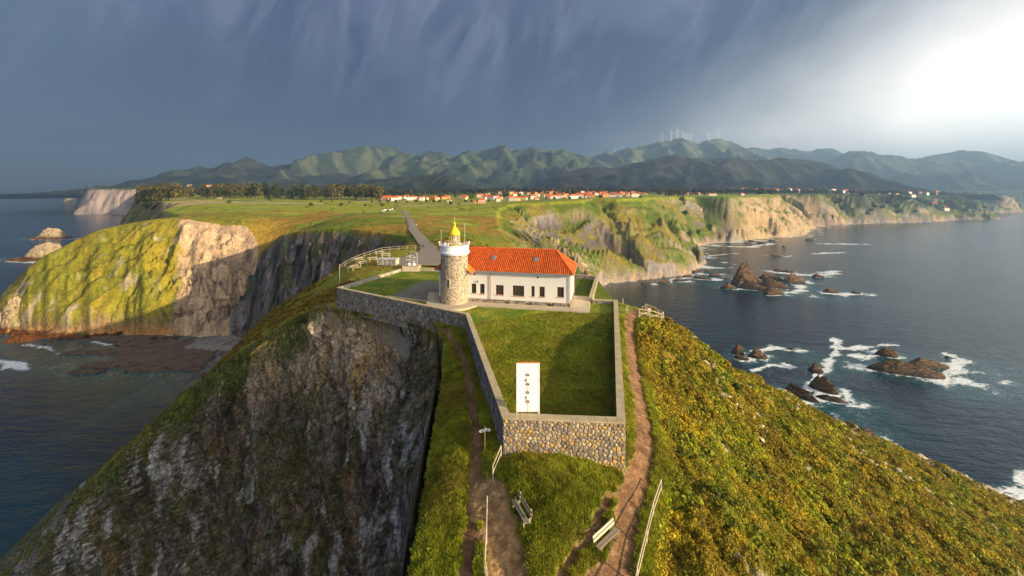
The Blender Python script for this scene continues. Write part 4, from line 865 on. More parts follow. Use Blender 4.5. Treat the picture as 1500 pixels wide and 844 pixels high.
def wall(A, B, zt, zb, th, label, sides, seed, sx=.42, sy=.34, pal=PAL_WARM, single=False, root=None, zt2=None, cap=True, lab_cat=True, mort=None, capw=.06, ext0=0, ext1=0):
    """rubble wall from A to B (outer face on the right-hand side walking A to B), thickness th inwards"""
    r = random.Random(seed); A = Vector((A[0], A[1], 0)); B = Vector((B[0], B[1], 0)); d = (B - A).normalized(); out = Vector((d.y, -d.x, 0)); L = (B - A).length
    if root is None: root = empty('stone_wall', ((A.x + B.x) / 2, (A.y + B.y) / 2, zb), 0, label, 'wall', 'stone walls round the lighthouse yard')
    mb = MB(); A2 = A - d * ext0; B2 = B + d * ext1
    i = -out * th; up = Vector((0, 0, 1)); z0 = up * zb; z1 = up * zt; z2 = up * (zt2 if zt2 is not None else zt)
    mb.quadbox([A2 + z0, B2 + z0, B2 + i + z0, A2 + i + z0, A2 + z1, B2 + z2, B2 + i + z2, A2 + i + z1]); mb.build('masonry', mort or M_MORTAR, root)
    if cap:
        n = max(2, int(round(L / 1.3))); 
        for k in range(n):
            a = A + d * (L * k / n + .008); b = A + d * (L * (k + 1) / n - .008); ow = out * capw; iw = i - out * capw; h = r.uniform(.10, .125)
            za = z1.lerp(z2, k / n); zb_ = z1.lerp(z2, (k + 1) / n)
            if k == 0: a = A2
            if k == n - 1: b = B2
            MB().quadbox([a + ow + za, b + ow + zb_, b + iw + zb_, a + iw + za, a + ow + za + up * h, b + ow + zb_ + up * h, b + iw + zb_ + up * h, a + iw + za + up * h]).build('coping_slab', M_CAP, root)
    for sd_ in sides:
        H = max(zt, zt2 or zt) - zb; cs = cells(L, H, sx, sy, r)
        if sd_ == 'out': fn = lambda u, v, dd: A + d * u + up * (zb + v) + out * dd
        else: fn = lambda u, v, dd: A + d * u + up * (zb + v) - out * (th + dd)
        if zt2 is not None:
            hh = lambda u: zt + (zt2 - zt) * u / L
            cs = [c for c in cs if all(zb + v <= hh(u) + .03 for u, v in c)]
        if single and sd_ == 'out':
            cs.sort(key=lambda c: -area(c)); 
            for c in cs[:299]:
                m1 = MB(); stone(m1, c, fn, .07, r, pal)
                if m1.f: m1.build('stone', M_STONE, root)
            cs = cs[299:]
        m2 = MB()
        for c in cs: stone(m2, c, fn, .05, r, pal)
        if m2.f: m2.build('small_stones', M_STONE, root, 'stuff')
    return root
ZT = 83.55
w_ = wall(WN_L, WN_R, ZT, 78.6, .62, 'sunlit rubble wall closing the near end of the lawn, orange lichen along its coping', ['out'], 1, .31, .245, PAL_NEAR + [(.50, .30, .08), (.40, .28, .12), (.46, .36, .22)], single=True, mort=simple('earthy mortar', (.20, .15, .10), .95, .35, 2.0, bump=.6))
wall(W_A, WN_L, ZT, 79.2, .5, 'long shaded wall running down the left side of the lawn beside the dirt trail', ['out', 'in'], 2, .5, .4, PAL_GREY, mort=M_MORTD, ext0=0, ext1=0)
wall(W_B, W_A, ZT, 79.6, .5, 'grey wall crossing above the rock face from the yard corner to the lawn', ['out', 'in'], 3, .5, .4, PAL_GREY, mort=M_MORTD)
wall(W_C, W_B, ZT, 81.0, .5, 'left yard wall, half in the tower shadow, facing the picnic green', ['out', 'in'], 4, .5, .4, PAL_WARM)
wall(W_D, W_C, ZT, 81.0, .5, 'rubble wall behind the yard between the house and the pedestal', ['out', 'in'], 5, .5, .4, PAL_WARM)
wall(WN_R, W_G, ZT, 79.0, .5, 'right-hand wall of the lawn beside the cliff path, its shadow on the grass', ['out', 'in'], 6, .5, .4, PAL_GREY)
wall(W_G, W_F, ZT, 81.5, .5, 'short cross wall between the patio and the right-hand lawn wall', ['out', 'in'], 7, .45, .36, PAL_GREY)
wall(W_F, W_E, ZT + .2, 81.5, .5, 'seaward wall behind the patio with a pale buttressed end', ['out', 'in'], 8, .45, .36, PAL_WARM)
wall(W_E, W_H, ZT + .2, 81.5, .5, 'far yard wall behind the right end of the house', ['out', 'in'], 9, .45, .36, PAL_WARM)
bt = empty('buttress', (W_F[0] + .4, W_F[1], 80.5), 0, 'pale sloping buttress at the patio end of the seaward wall', 'buttress')
MB().prism([(W_F[0] + .02, W_F[1] + .3, 80.5), (W_F[0] + 1.3, W_F[1] + .5, 80.5), (W_F[0] + .02, W_F[1] + .3, ZT + .3)], (.5, 2.4, 0)).build('masonry', simple('lit buttress face', (.55, .44, .27), .9, .3, 1.5, bump=.4), bt)  # face colour paled to carry the sunlight falling on it

# lawn inside the walls
def lawn():
    us = np.linspace(0, 1, 90); l = np.array(W_A) * 1.0; P = []
    A, B, Cc, D = map(np.array, (WN_L, WN_R, (16.2, 63.3), (-6.2, 56.2)))
    U, V = np.meshgrid(us, us); Q = A * (1 - U)[..., None] * (1 - V)[..., None] + B * U[..., None] * (1 - V)[..., None] + Cc * U[..., None] * V[..., None] + D * (1 - U)[..., None] * V[..., None]
    X, Y = Q[..., 0], Q[..., 1]
    def zf(X, Y): return LAWN_Z - 1.25 * ss(60.5, 51, Y + .2 * X) + .10 * fbm(X / 3, Y / 3, 3, 501) + .04 * fbm(X / .6, Y / .6, 2, 503)
    m = lambda X, Y: lerp3(lerp3(C(.115, .165, .014), C(.20, .205, .020), ss(-.2, .25, fbm(X / 4, Y / 4, 3, 505) + .3 * fbm(X / .8, Y / .8, 3, 507))), C(.26, .21, .04), ss(.1, .35, fbm(X / 2.5, Y / 2.5, 3, 509)) * .5)
    verts = np.stack([X, Y, zf(X, Y)], -1).reshape(-1, 3); me = np_mesh('lawn', verts, grid_faces(90, 90)); set_attr(me, 'Col', m(X, Y).reshape(-1, 3), 'FLOAT_COLOR'); link('lawn', me, MAT_LAND, kind='structure')
    A, B, Cc, D = map(np.array, ((-30.3, 72.2), (-6.2, 56.2), (16.2, 63.3), (-24.2, 91.2)))
    U, V = np.meshgrid(us, us); Q = A * (1 - U)[..., None] * (1 - V)[..., None] + B * U[..., None] * (1 - V)[..., None] + Cc * U[..., None] * V[..., None] + D * (1 - U)[..., None] * V[..., None]
    X, Y = Q[..., 0], Q[..., 1]; z = zf(X, Y) - .02
    me = np_mesh('yard_grass', np.stack([X, Y, z], -1).reshape(-1, 3), grid_faces(90, 90)); set_attr(me, 'Col', m(X, Y).reshape(-1, 3), 'FLOAT_COLOR'); link('yard_grass', me, MAT_LAND, kind='structure')
    MB().poly([(16.2, 63.3, LAWN_Z - .03), (17.0, 81.2, LAWN_Z - .03), (12.5, 83, LAWN_Z - .03), (-12, 90, LAWN_Z - .03), (-24.2, 91.2, LAWN_Z - .03)], col=(.12, .15, .015)).build('back_yard_grass', MAT_LAND, None, 'structure')
    return zf
lawn_z = lawn()
# paving
DV = Vector((.9767, -.2147, 0)); NV = Vector((.2147, .9767, 0)); R0 = Vector((8.6, 60.9, 0)); HL = 20.7; TS = HL - 22; HD = 8.2; L0 = R0 - DV * HL; G0 = 83.3
def Fp(t, out, z): p = L0 + DV * t - NV * out; return Vector((p.x, p.y, z))
def t_of(px):
    u = (px - CX) / F; return (u * L0.y - L0.x) / (DV.x - u * DV.y)
def z_of(px, py):
    p = L0 + DV * t_of(px); return CZ - (py - HY) / F * p.y
def paving():
    TC = (-9.0, 64.0); mb = MB(); mb.lathe((TC[0], TC[1], 0), [(0.01, G0), (4.3, G0), (4.3, G0 - 1.0)], 40); mb.build('round_paving', M_PAVE, None, 'structure')
    MB().quadbox([Fp(6.3, 2.1, 82.3), Fp(HL, 2.1, 82.3), Fp(HL, -.3, 82.3), Fp(6.3, -.3, 82.3), Fp(6.3, 2.1, G0 - .012), Fp(HL, 2.1, G0 - .012), Fp(HL, -.3, G0 - .012), Fp(6.3, -.3, G0 - .012)]).build('house_front_paving', M_PAVE, None, 'structure')
    MB().quadbox([Fp(HL + .01, 2.1, 82.3), Fp(HL + 2.9, 2.1, 82.3), Fp(HL + 2.9, -7, 82.9), Fp(HL + .01, -7, 82.9), Fp(HL + .01, 2.1, G0 - .004), Fp(HL + 2.9, 2.1, G0 - .004), Fp(HL + 2.9, -7, G0 - .004), Fp(HL + .01, -7, G0 - .004)]).build('patio', M_PAVE, None, 'structure')
    MB().prism([(-20.3, 67.3, 83.12), (-13.2, 64.6, 83.12), (-12.2, 70, 83.12), (-13.5, 79, 83.12), (-17.2, 80, 83.12)], (0, 0, .06)).build('yard_gravel', M_GRAVEL, None, 'structure')
    MB().beam((-20.6, 67.6, 83.2), (-13.1, 64.2, 83.2), .35, .16).build('yard_kerb', M_PAVE, None, 'structure')
paving()
st_ = empty('entrance_steps', (-13.2, 66.5, G0), 0, 'short flight of stone steps beside the left foot of the tower', 'steps')
for k in range(4): MB().box(-13.6 + .02 * k, -11.4, 65.6 + .42 * k, 66.0 + .42 * k + .03, G0 - .1, G0 + .17 * (k + 1)).build('step', M_PAVE, st_)

# ------------------------------------------------------------------ house
def house():
    root = empty('lighthouse_house', (0, 66, G0), 0, 'white keeper\'s house with a hipped orange tile roof beside the round stone tower', 'house')
    ez = 88.1; wins = []
    for a, b, c, d_ in ((460, 490, 440, 498), (512, 541, 442, 502), (609, 657, 449, 508), (712, 782, 452, 516), (826, 846, 455, 518), (875, 908, 459, 521), (984, 1025, 461, 523)):
        q = 4.1667; pa, pb = 580 + a / q, 580 + b / q; ya, yb = 310 + c / q, 310 + d_ / q; wins.append((t_of(pa), t_of(pb), z_of((pa + pb) / 2, yb), z_of((pa + pb) / 2, ya)))
    zp = z_of(760, 440.5); vents = []
    for a, c in ((480, 383), (865, 402)):
        p = 580 + a / 4.1667; y = 310 + c / 4.1667; t = t_of(p); z = z_of(p, y); vents.append((t - .13, t + .13, z - .16, z + .16))
    holes = wins + vents; us = sorted({0, HL} | {x for h in holes for x in h[:2]}); vs = sorted({zp, ez} | {x for h in holes for x in h[2:]})
    mb = MB()
    for i in range(len(us) - 1):
        for j in range(len(vs) - 1):
            cu, cv = (us[i] + us[i + 1]) / 2, (vs[j] + vs[j + 1]) / 2
            if any(h[0] < cu < h[1] and h[2] < cv < h[3] for h in holes): continue
            mb.poly([Fp(us[i], 0, vs[j]), Fp(us[i + 1], 0, vs[j]), Fp(us[i + 1], 0, vs[j + 1]), Fp(us[i], 0, vs[j + 1])])
    for h in holes:      # reveals
        a, b, c, d_ = h
        for P in ([(a, c), (b, c)], [(b, c), (b, d_)], [(b, d_), (a, d_)], [(a, d_), (a, c)]):
            mb.poly([Fp(P[0][0], 0, P[0][1]), Fp(P[1][0], 0, P[1][1]), Fp(P[1][0], -.22, P[1][1]), Fp(P[0][0], -.22, P[0][1])])
    for P in (((HL, 0), (HL, -HD)), ((HL, -HD), (0, -HD)), ((0, -HD), (0, 0))): mb.poly([Fp(*P[0], zp), Fp(*P[1], zp), Fp(*P[1], ez), Fp(*P[0], ez)])
    mb.build('wall', M_WHITE, root)
    # stone plinth
    pl = MB(); pl.quadbox([Fp(-.06, .06, G0 - .4), Fp(HL + .06, .06, G0 - .4), Fp(HL + .06, -HD - .06, G0 - .4), Fp(-.06, -HD - .06, G0 - .4), Fp(-.06, .06, zp), Fp(HL + .06, .06, zp), Fp(HL + .06, -HD - .06, zp), Fp(-.06, -HD - .06, zp)]); po = pl.build('plinth', M_MORTAR, root)
    r = random.Random(55); ms = MB()
    for c in cells(HL - 4.2, zp - G0 + .3, .36, .27, r): stone(ms, c, lambda u, v, dd: Fp(4.2 + u, .06 + dd, G0 - .3 + v), .03, r, PAL_TOWER + PAL_GREY, .03)
    for c in cells(HD, zp - G0 + .3, .36, .27, r): stone(ms, c, lambda u, v, dd: Fp(HL + .06 + dd, -u, G0 - .3 + v), .03, r, PAL_TOWER + PAL_GREY, .03)
    ms.build('small_stones', M_STONE, po, 'stuff')
    for a, c, wv in ((545, 556, 18), (683, 560, 35), (812, 566, 37), (943, 571, 36)):
        p = 580 + a / 4.1667; t = t_of(p); w = wv / 4.1667 / F * 62 / 2; z = z_of(p, 310 + c / 4.1667); MB().quadbox([Fp(t - w, .13, z - .16), Fp(t + w, .13, z - .16), Fp(t + w, -.1, z - .16), Fp(t - w, -.1, z - .16), Fp(t - w, .13, z + .15), Fp(t + w, .13, z + .15), Fp(t + w, -.1, z + .15), Fp(t - w, -.1, z + .15)]).build('cellar_vent', M_DARK, po)
    def bar(m, a, b, c, d_, o1, o2): m.quadbox([Fp(a, o1, c), Fp(b, o1, c), Fp(b, o2, c), Fp(a, o2, c), Fp(a, o1, d_), Fp(b, o1, d_), Fp(b, o2, d_), Fp(a, o2, d_)])
    for k, (a, b, c, d_) in enumerate(wins):
        fr = MB(); w = .075
        bar(fr, a, a + w, c, d_, -.10, -.17); bar(fr, b - w, b, c, d_, -.10, -.17); bar(fr, a + w, b - w, c, c + w, -.10, -.17); bar(fr, a + w, b - w, d_ - w, d_, -.10, -.17)
        nl = {2: 3, 3: 4, 5: 2, 6: 2}.get(k, 1)
        for q in range(1, nl): x = a + (b - a) * q / nl; bar(fr, x - .05, x + .05, c + w, d_ - w, -.105, -.165)
        fo = fr.build('window', M_FRAME, root)
        for q in range(nl):
            x0 = a + (b - a) * q / nl + .05; x1 = a + (b - a) * (q + 1) / nl - .05; g = MB(); g.poly([Fp(x0, -.14, c + .03), Fp(x1, -.14, c + .03), Fp(x1, -.14, d_ - .03), Fp(x0, -.14, d_ - .03)]); g.build('pane', M_GLASS, fo)
        sl = MB(); bar(sl, a - .1, b + .1, c - .09, c - .005, .07, -.1); sl.build('sill', M_COPPER, fo)
    for a, b, c, d_ in vents: m = MB(); bar(m, a, b, c, d_, -.10, -.14); m.build('wall_vent', M_DARK, root)
    x = t_of(580 + 503 / 4.1667); m = MB(); bar(m, x - .1, x + .1, z_of(700, 412) - .12, z_of(700, 412) + .12, .2, 0.003); m.build('wall_lamp', M_METAL, root)
    # roof
    e = .5; rise = 2.95; rz = ez + rise; ins = 2.5; m0 = HD / 2
    A, B, Cc, D = Fp(-e, e, ez), Fp(HL + e, e, ez), Fp(HL + e, -HD - e, ez), Fp(-e, -HD - e, ez); E1, E2 = Fp(ins, -m0, rz), Fp(HL - ins, -m0, rz)
    rf = MB(); [rf.poly(P) for P in ([A, B, E2, E1], [B, Cc, E2], [Cc, D, E1, E2], [D, A, E1])]; rf.poly([D, Cc, B, A]); ro = rf.build('roof', simple('tile underlay', (.30, .15, .025), .9, .3, 3), root)
    tl = MB(); rr = random.Random(3)
    def slope(P0, P1, top_a, top_b):
        """barrel tiles: columns from the eave edge P0-P1 up to the line top_a-top_b (or an apex)"""
        d = (P1 - P0).normalized(); L = (P1 - P0).length; mid = (P0 + P1) / 2; nrm = (P1 - P0).cross(top_a - P0).normalized(); nrm = nrm if nrm.z > 0 else -nrm
        up = nrm.cross(d).normalized(); up = up if up.z > 0 else -up; Hh = (top_a - P0).dot(up); ta = (top_a - P0).dot(d); tb = (top_b - P0).dot(d); n = int(L / .295); w = L / n
        for i in range(n):
            u = (i + .5) * w; h = Hh * min(1, u / ta if ta > .01 else 1, (L - u) / (L - tb) if L - tb > .01 else 1)
            nc = max(1, int(h / .42)); base = rr.uniform(.88, 1.1)
            for j in range(nc):
                h0 = h * j / nc - (.04 if j else .05); h1 = h * (j + 1) / nc; k = len(tl.v); rw = w * .29; g = base * rr.uniform(.8, 1.2); c = (.60 * g, .088 * g * rr.uniform(.8, 1.3), .014 * g)
                for hh, s_ in ((h0, 1.0), (h1, .86)):
                    lift = .035 if hh == h0 else .0
                    for q in range(5):
                        an = math.pi * q / 4; p = P0 + d * (u - math.cos(an) * rw * s_) + up * hh + nrm * (.02 + lift + math.sin(an) * .13 * s_); tl.v.append(tuple(p))
                tl.f += [(k + q, k + q + 1, k + 6 + q, k + 5 + q) for q in range(4)] + [(k, k + 4, k + 3, k + 2, k + 1)]; tl.c += [c] * 5
    slope(A, B, E1, E2); slope(B, Cc, E2, E2); slope(Cc, D, E2, E1); slope(D, A, E1, E1)
    tl.build('roof_tiles', M_TILE, ro, 'stuff')
    for a, b in ((E1, E2), (B, E2), (A, E1), (Cc, E2), (D, E1)):
        n = int((b - a).length / .45)
        for k in range(n):
            p = a.lerp(b, k / n) + Vector((0, 0, .10)); q = a.lerp(b, (k + 1.08) / n) + Vector((0, 0, .10)); g = rr.uniform(.85, 1.15)
            t = MB(); t.tube(p, q, .14, .115, 8, col=(.60 * g, .11 * g, .025 * g)); t.build('ridge_tile', M_TILE, ro)
    gt = MB(); gt.beam(Fp(-e, e + .09, ez + .0), Fp(HL + e, e + .09, ez + .0), .13, .13); gt.beam(Fp(HL + e + .09, e, ez), Fp(HL + e + .09, -HD - e, ez), .13, .13); gt.build('gutter', M_GUTTER, root)
    sf = MB(); sf.quadbox([Fp(-.3, .3, ez - .2), Fp(HL + .3, .3, ez - .2), Fp(HL + .3, -HD - .3, ez - .2), Fp(-.3, -HD - .3, ez - .2), Fp(-.3, .3, ez - .03), Fp(HL + .3, .3, ez - .03), Fp(HL + .3, -HD - .3, ez - .03), Fp(-.3, -HD - .3, ez - .03)]); sf.build('eaves_cornice', M_WHITE, root)
    for t in (t_of(719.3), t_of(835.4)): MB().tube(Fp(t, .12, G0 + .02), Fp(t, .12, ez - .25), .055, n=8).build('downpipe', M_COPPER, root)
    MB().tube(Fp(HL + .12, -HD + .2, G0 + .02), Fp(HL + .12, -HD + .2, ez - .25), .055, n=8).build('downpipe', M_COPPER, root)
    # skylights on the front slope
    sl_n = Vector((0, 0, 1)); upv = (E1 - A); 
    def on_roof(px, py):
        nrm = (B - A).cross(E1 - A).normalized(); r_ = Vector(((px - CX) / F, 1, -(py - HY) / F)); o = Vector((0, 0, CZ)); k = (A - o).dot(nrm) / r_.dot(nrm); return o + r_ * k, nrm
    for a, c in ((598, 287), (855, 297)):
        p, nrm = on_roof(580 + a / 4.1667, 310 + c / 4.1667); u = nrm.cross(DV).normalized(); nrm = nrm if nrm.z > 0 else -nrm; h = nrm * .22
        q = [p - DV * .33 - u * .45, p + DV * .33 - u * .45, p + DV * .33 + u * .45, p - DV * .33 + u * .45]; so_ = MB().quadbox(q + [x + h for x in q]).build('skylight', M_METAL, ro)
        MB().quadbox([x.lerp(p, .2) + h for x in q] + [x.lerp(p, .2) + h * 1.1 for x in q]).build('pane', glass_mat('skylight glass', (.14, .18, .22), .15), so_)
    # low tiled link between tower and house
    pk = MB(); a0, a1 = Fp(4.3, 1.5, 88.0), Fp(6.0, 1.2, 87.9); pk.poly([Fp(4.3, .0, 89.6), Fp(6.25, .55, 88.2), a1 + Vector((0, 0, -.1)), a0 + Vector((0, 0, .9))], col=(.70, .16, .02)); pk.build('porch_roof', M_TILE, root)
M_TILE = stone_mat('orange clay tile', .75)
house()

# ------------------------------------------------------------------ tower
def tower():
    cx, cy = -9.0, 64.0; R = 2.12; root = empty('lighthouse_tower', (cx, cy, G0), 0, 'round rubble-stone lighthouse tower with a white gallery and yellow lantern', 'lighthouse')
    zs = 90.75
    MB().lathe((cx, cy, 0), [(R + .02, G0), (R - .05, zs)], 48).build('tower_wall', simple('tower mortar', (.50, .40, .28), .95, .25, 2, bump=.5), root, smooth=True)
    r = random.Random(9); ms = MB(); L = 2 * math.pi * R; Hh = zs - G0
    def fn(u, v, dd): a = u / R; rr = R - .06 * v / Hh + dd; return (cx + math.cos(a) * rr, cy + math.sin(a) * rr, G0 + v)
    for c in cells(L, Hh, .27, .20, r): stone(ms, c, fn, .05, r, PAL_TOWER, .04)
    ms.build('small_stones', M_STONE, root, 'stuff')
    g = MB(); g.lathe((cx, cy, 0), [(R - .1, zs - .02), (R + .10, zs), (R + .16, zs + .12), (R + .12, zs + .22), (R + .12, zs + 1.28), (R + .20, zs + 1.32), (R + .20, zs + 1.42), (R - .10, zs + 1.42), (R - .10, zs + .6), (0.01, zs + .6)], 56); g.build('gallery', M_TWHITE, root)
    MB().lathe((cx, cy, 0), [(R + .13, zs + .26), (R + .30, zs + .30), (R + .30, zs + .38), (R + .13, zs + .42)], 56).build('gallery_band', M_TWHITE, root)
    rl = MB()
    for k in range(20):
        a = 2 * math.pi * k / 20; x, y = cx + math.cos(a) * (R + .05), cy + math.sin(a) * (R + .05); rl.tube((x, y, zs + 1.4), (x, y, zs + 1.85), .02, n=5)
    for z in (1.62, 1.85): rl.lathe((cx, cy, zs + z), [(R + .03, -.018), (R + .07, -.018), (R + .07, .018), (R + .03, .018), (R + .03, -.018)], 40)
    rl.build('railing', simple('pinkish railing', (.55, .36, .33), .6, .1), root)
    # lantern
    z0 = zs + .6; zg = CZ - (353 - HY) / F * 64; zt = CZ - (343.6 - HY) / F * 64; zg = z0 + .85; zt = 93.75; lr = .80
    ln = MB(); ln.lathe((cx, cy, 0), [(lr + .05, z0), (lr + .05, zg - .1), (lr + .14, zg - .08), (lr + .14, zg), (lr - .1, zg)], 24); ln.build('lantern_base', M_YELLOW, root)
    cg = MB()
    for k in range(12):
        a = 2 * math.pi * k / 12; b = a + 2 * math.pi / 12; p = lambda t, z: (cx + math.cos(t) * lr, cy + math.sin(t) * lr, z); g_ = MB(); g_.poly([p(a, zg), p(b, zg), p(b, zt), p(a, zt)]); g_.build('lantern_pane', M_CLEAR, root); MB().tube(p(a, zg), p(a, zt), .035, n=6).build('glazing_bar', M_YELLOW, root)
    le = MB(); prof = [(.05, zg - .1)] + [(.30 + .16 * math.sin(math.pi * i / 10) + (.03 if i % 2 else 0), zg + .1 + i * .125) for i in range(11)] + [(.05, zt - .1)]; le.lathe((cx, cy, 0), prof, 20); le.build('lamp_lens', simple('lens glass', (.62, .62, .55), .15, .1, 3, .8), root)
    dm = MB(); dm.lathe((cx, cy, 0), [(lr + .08, zt - .06), (lr + .14, zt), (lr + .12, zt + .12), (lr + .02, zt + .38), (lr - .16, zt + .72), (lr - .36, zt + 1.0), (.26, zt + 1.18), (.17, zt + 1.3), (.17, zt + 1.52), (.24, zt + 1.58), (.22, zt + 1.68), (.09, zt + 1.85), (.05, zt + 2.05), (.01, zt + 2.06)], 24); dm.build('dome', M_YELLOW, root, smooth=True)
    fn_ = MB(); fn_.tube((cx, cy, zt + 2.0), (cx, cy, zt + 2.75), .03, .015, 6); fn_.beam((cx - .22, cy, zt + 2.45), (cx + .22, cy, zt + 2.45), .04); fn_.build('weather_vane', M_YELLOW, root)
    for dx, dy, hh in ((-2.0, -.5, 2.5), (1.72, -.9, 3.4)): MB().tube((cx + dx, cy + dy, zs + 1.4), (cx + dx, cy + dy, zs + 1.4 + hh), .035, .02, 6).build('antenna', M_METAL, root)
    for dx, dy in ((-2.3, -.4), (-1.15, -2.0), (2.3, -.35), (1.1, -2.0)):
        s_ = MB(); s_.tube((cx + dx, cy + dy, zs + 1.3), (cx + dx, cy + dy, zs + 1.62), .04, n=6); s_.lathe((cx + dx, cy + dy, zs + 1.78), [(.01, -.18), (.13, -.12), (.17, 0), (.13, .14), (.01, .2)], 10); s_.build('gallery_lamp', M_TWHITE, root)
    # slit windows
    for px, za, zb_ in ((657.0, 85.9, 87.1), (682.6, 87.4, 88.6)):
        u = (px - CX) / F; dx = -R
        # intersect the view direction with the drum
        a_ = u * u + 1; b_ = -2 * (u * cx + cy); c_ = cx * cx + cy * cy - R * R; Y = (-b_ - math.sqrt(max(0, b_ * b_ - 4 * a_ * c_))) / (2 * a_); n = Vector((u * Y - cx, Y - cy, 0)).normalized(); t = Vector((-n.y, n.x, 0)); c = Vector((u * Y, Y, 0))
        def slab(w, z1, z2, o1, o2): return MB().quadbox([c - t * w + n * o1 + Vector((0, 0, z1)), c + t * w + n * o1 + Vector((0, 0, z1)), c + t * w + n * o2 + Vector((0, 0, z1)), c - t * w + n * o2 + Vector((0, 0, z1)), c - t * w + n * o1 + Vector((0, 0, z2)), c + t * w + n * o1 + Vector((0, 0, z2)), c + t * w + n * o2 + Vector((0, 0, z2)), c - t * w + n * o2 + Vector((0, 0, z2))])
        wo = slab(.27, za - .12, zb_ + .12, .11, -.2).build('slit_window', M_PAVE, root); slab(.13, za, zb_, .125, -.1).build('pane', M_DARK, wo)
tower()

# ------------------------------------------------------------------ white board on the lawn
def board():
    Y = 31.0; k = Y / F; x0, x1 = (757.5 - CX) * k, (789.5 - CX) * k; zt, zb = CZ - (532 - HY) * k, CZ - (603.5 - HY) * k; zg = 81.8
    root = empty('white_board', ((x0 + x1) / 2, Y, zg), 0, 'tall white metal board on legs standing in the lawn behind the near wall', 'board')
    P = simple('white painted sheet', (.84, .80, .80), .5, .04, 2); MB().box(x0, x1, Y, Y + .07, zb, zt).build('panel', P, root)
    MB().box(x0 - .02, x1 + .02, Y - .02, Y + .09, zt, zt + .06).build('top_trim', simple('orange-red trim', (.65, .16, .05), .6), root)
    for x in (x0 - .05, x1 - .03): MB().box(x, x + .08, Y - .015, Y + .10, zg, zt - .003).build('edge_post', P, root)
    for x in (x0 + .0, x1 + .0): MB().beam((x, Y + .9, zg), (x, Y + .12, zt - 1.4), .07).build('strut', P, root)
    xc = x0 + (x1 - x0) * .50
    for y, rr, m in ((548.8, .115, M_METAL), (562.5, .115, M_RUST), (574.5, .115, M_METAL), (587.8, .125, M_RUST)):
        z = CZ - (y - HY) * k; d = MB(); d.tube((xc, Y - .07, z), (xc, Y, z), rr, rr, 16); o = d.build('lamp_disc', simple('weathered disc', (.36, .26, .24), .7, .3, 8) if m is M_METAL else simple('rusty disc', (.45, .23, .10), .8, .3, 8), root); MB().tube((xc + .02, Y - .09, z - .03), (xc + .02, Y - .06, z - .03), .04, n=8).build('bulb_socket', M_DARK, o)
    for y in (556.5, 582): z = CZ - (y - HY) * k; MB().box(xc - .17, xc - .08, Y - .05, Y, z - .14, z + .10).build('bracket', M_METAL, root)
    S_ = simple('rust stain', (.72, .48, .12), .8, .3, 12); 
    for a, b in ((566, 573), (591, 604)): MB().box(xc - .03, xc + .03, Y - .012, Y, CZ - (b - HY) * k, CZ - (a - HY) * k).build('rust_streak', S_, root)
    for s in range(6):
        for x in (x0 + .06, x1 - .1): z = zb + (zt - zb) * (s + .5) / 6; MB().tube((x, Y - .02, z), (x, Y, z), .018, n=6).build('rivet', M_METAL, root)
board()

# ------------------------------------------------------------------ signpost, benches, fences
def signpost():
    x, y = -2.05, 31.0; z = ground(x, y); r = empty('signpost', (x, y, z), 0, 'yellow-stained wooden signpost with two white arrow boards beside the trail', 'signpost'); W_ = simple('ochre post wood', (.55, .36, .10), .8, .4, 14)
    MB().box(x - .05, x + .05, y - .05, y + .05, z - .4, z + 2.05).build('post', W_, r)
    for s in (-1, 1):
        P = [(x + s * .03, y - .08, z + 1.68 + (.06 if s > 0 else 0)), (x + s * .36, y - .08, z + 1.66 + s * .05), (x + s * .44, y - .08, z + 1.77 + s * .05), (x + s * .36, y - .08, z + 1.88 + s * .05), (x + s * .03, y - .08, z + 1.90 + (.06 if s > 0 else 0))]
        b = MB().prism(P, (0, .03, 0)).build('arrow_board', simple('white sign board', (.78, .74, .66), .6, .08), r)
        MB().box(x + s * .20 - .10, x + s * .20 + .10, y - .088, y - .082, z + 1.73 + s * .04, z + 1.765 + s * .04).build('red_line', M_RED, b); MB().box(x + s * .18 - .07, x + s * .18 + .07, y - .088, y - .082, z + 1.80 + s * .04, z + 1.83 + s * .04).build('dark_line', M_FRAME, b)
signpost()
def bench(p, q, side, label, mats):
    """p,q = ends of the seat in plan; side = +1: back rest on the left of p->q"""
    p = Vector((*p, 0)); q = Vector((*q, 0)); d = (q - p).normalized(); L = (q - p).length; n = Vector((-d.y, d.x, 0)) * side; m = (p + q) / 2; zg = max(ground(p.x, p.y), ground(q.x, q.y), ground(m.x, m.y)) - .03
    r = empty('bench', (m.x, m.y, zg), 0, label, 'bench', 'benches on the point'); U = Vector((0, 0, 1))
    def at(t, o, z): return p + d * t + n * o + U * (zg + z)
    for o in (-.14, .04): MB().beam(at(0, o, .45), at(L, o, .45), .15, .05).build('seat_slat', mats[0], r)
    for h, o in ((.66, .24), (.86, .29)): MB().beam(at(0, o, h), at(L, o + .0, h), .04, .15).build('back_slat', mats[1], r)
    for t in (.25, L - .25):
        MB().beam(at(t, -.16, -.35), at(t, -.16, .43), .08).build('leg', mats[2], r); MB().beam(at(t, .20, -.35), at(t, .33, .98), .08).build('back_post', mats[2], r); MB().beam(at(t, -.2, .40), at(t, .22, .40), .07, .05).build('seat_support', mats[2], r)
bench((.15, 26.2), (.95, 24.3), 1, 'grey timber bench facing the sea on the left of the grass mound', (M_WOODG, M_WOODG, M_WOODW))
bench((4.95, 23.9), (6.5, 25.3), 1, 'bench with a pale sunlit back to the right of the grass mound', (M_WOODG, simple('pale cream timber', (.62, .52, .36), .7, .2, 12), M_WOODG))
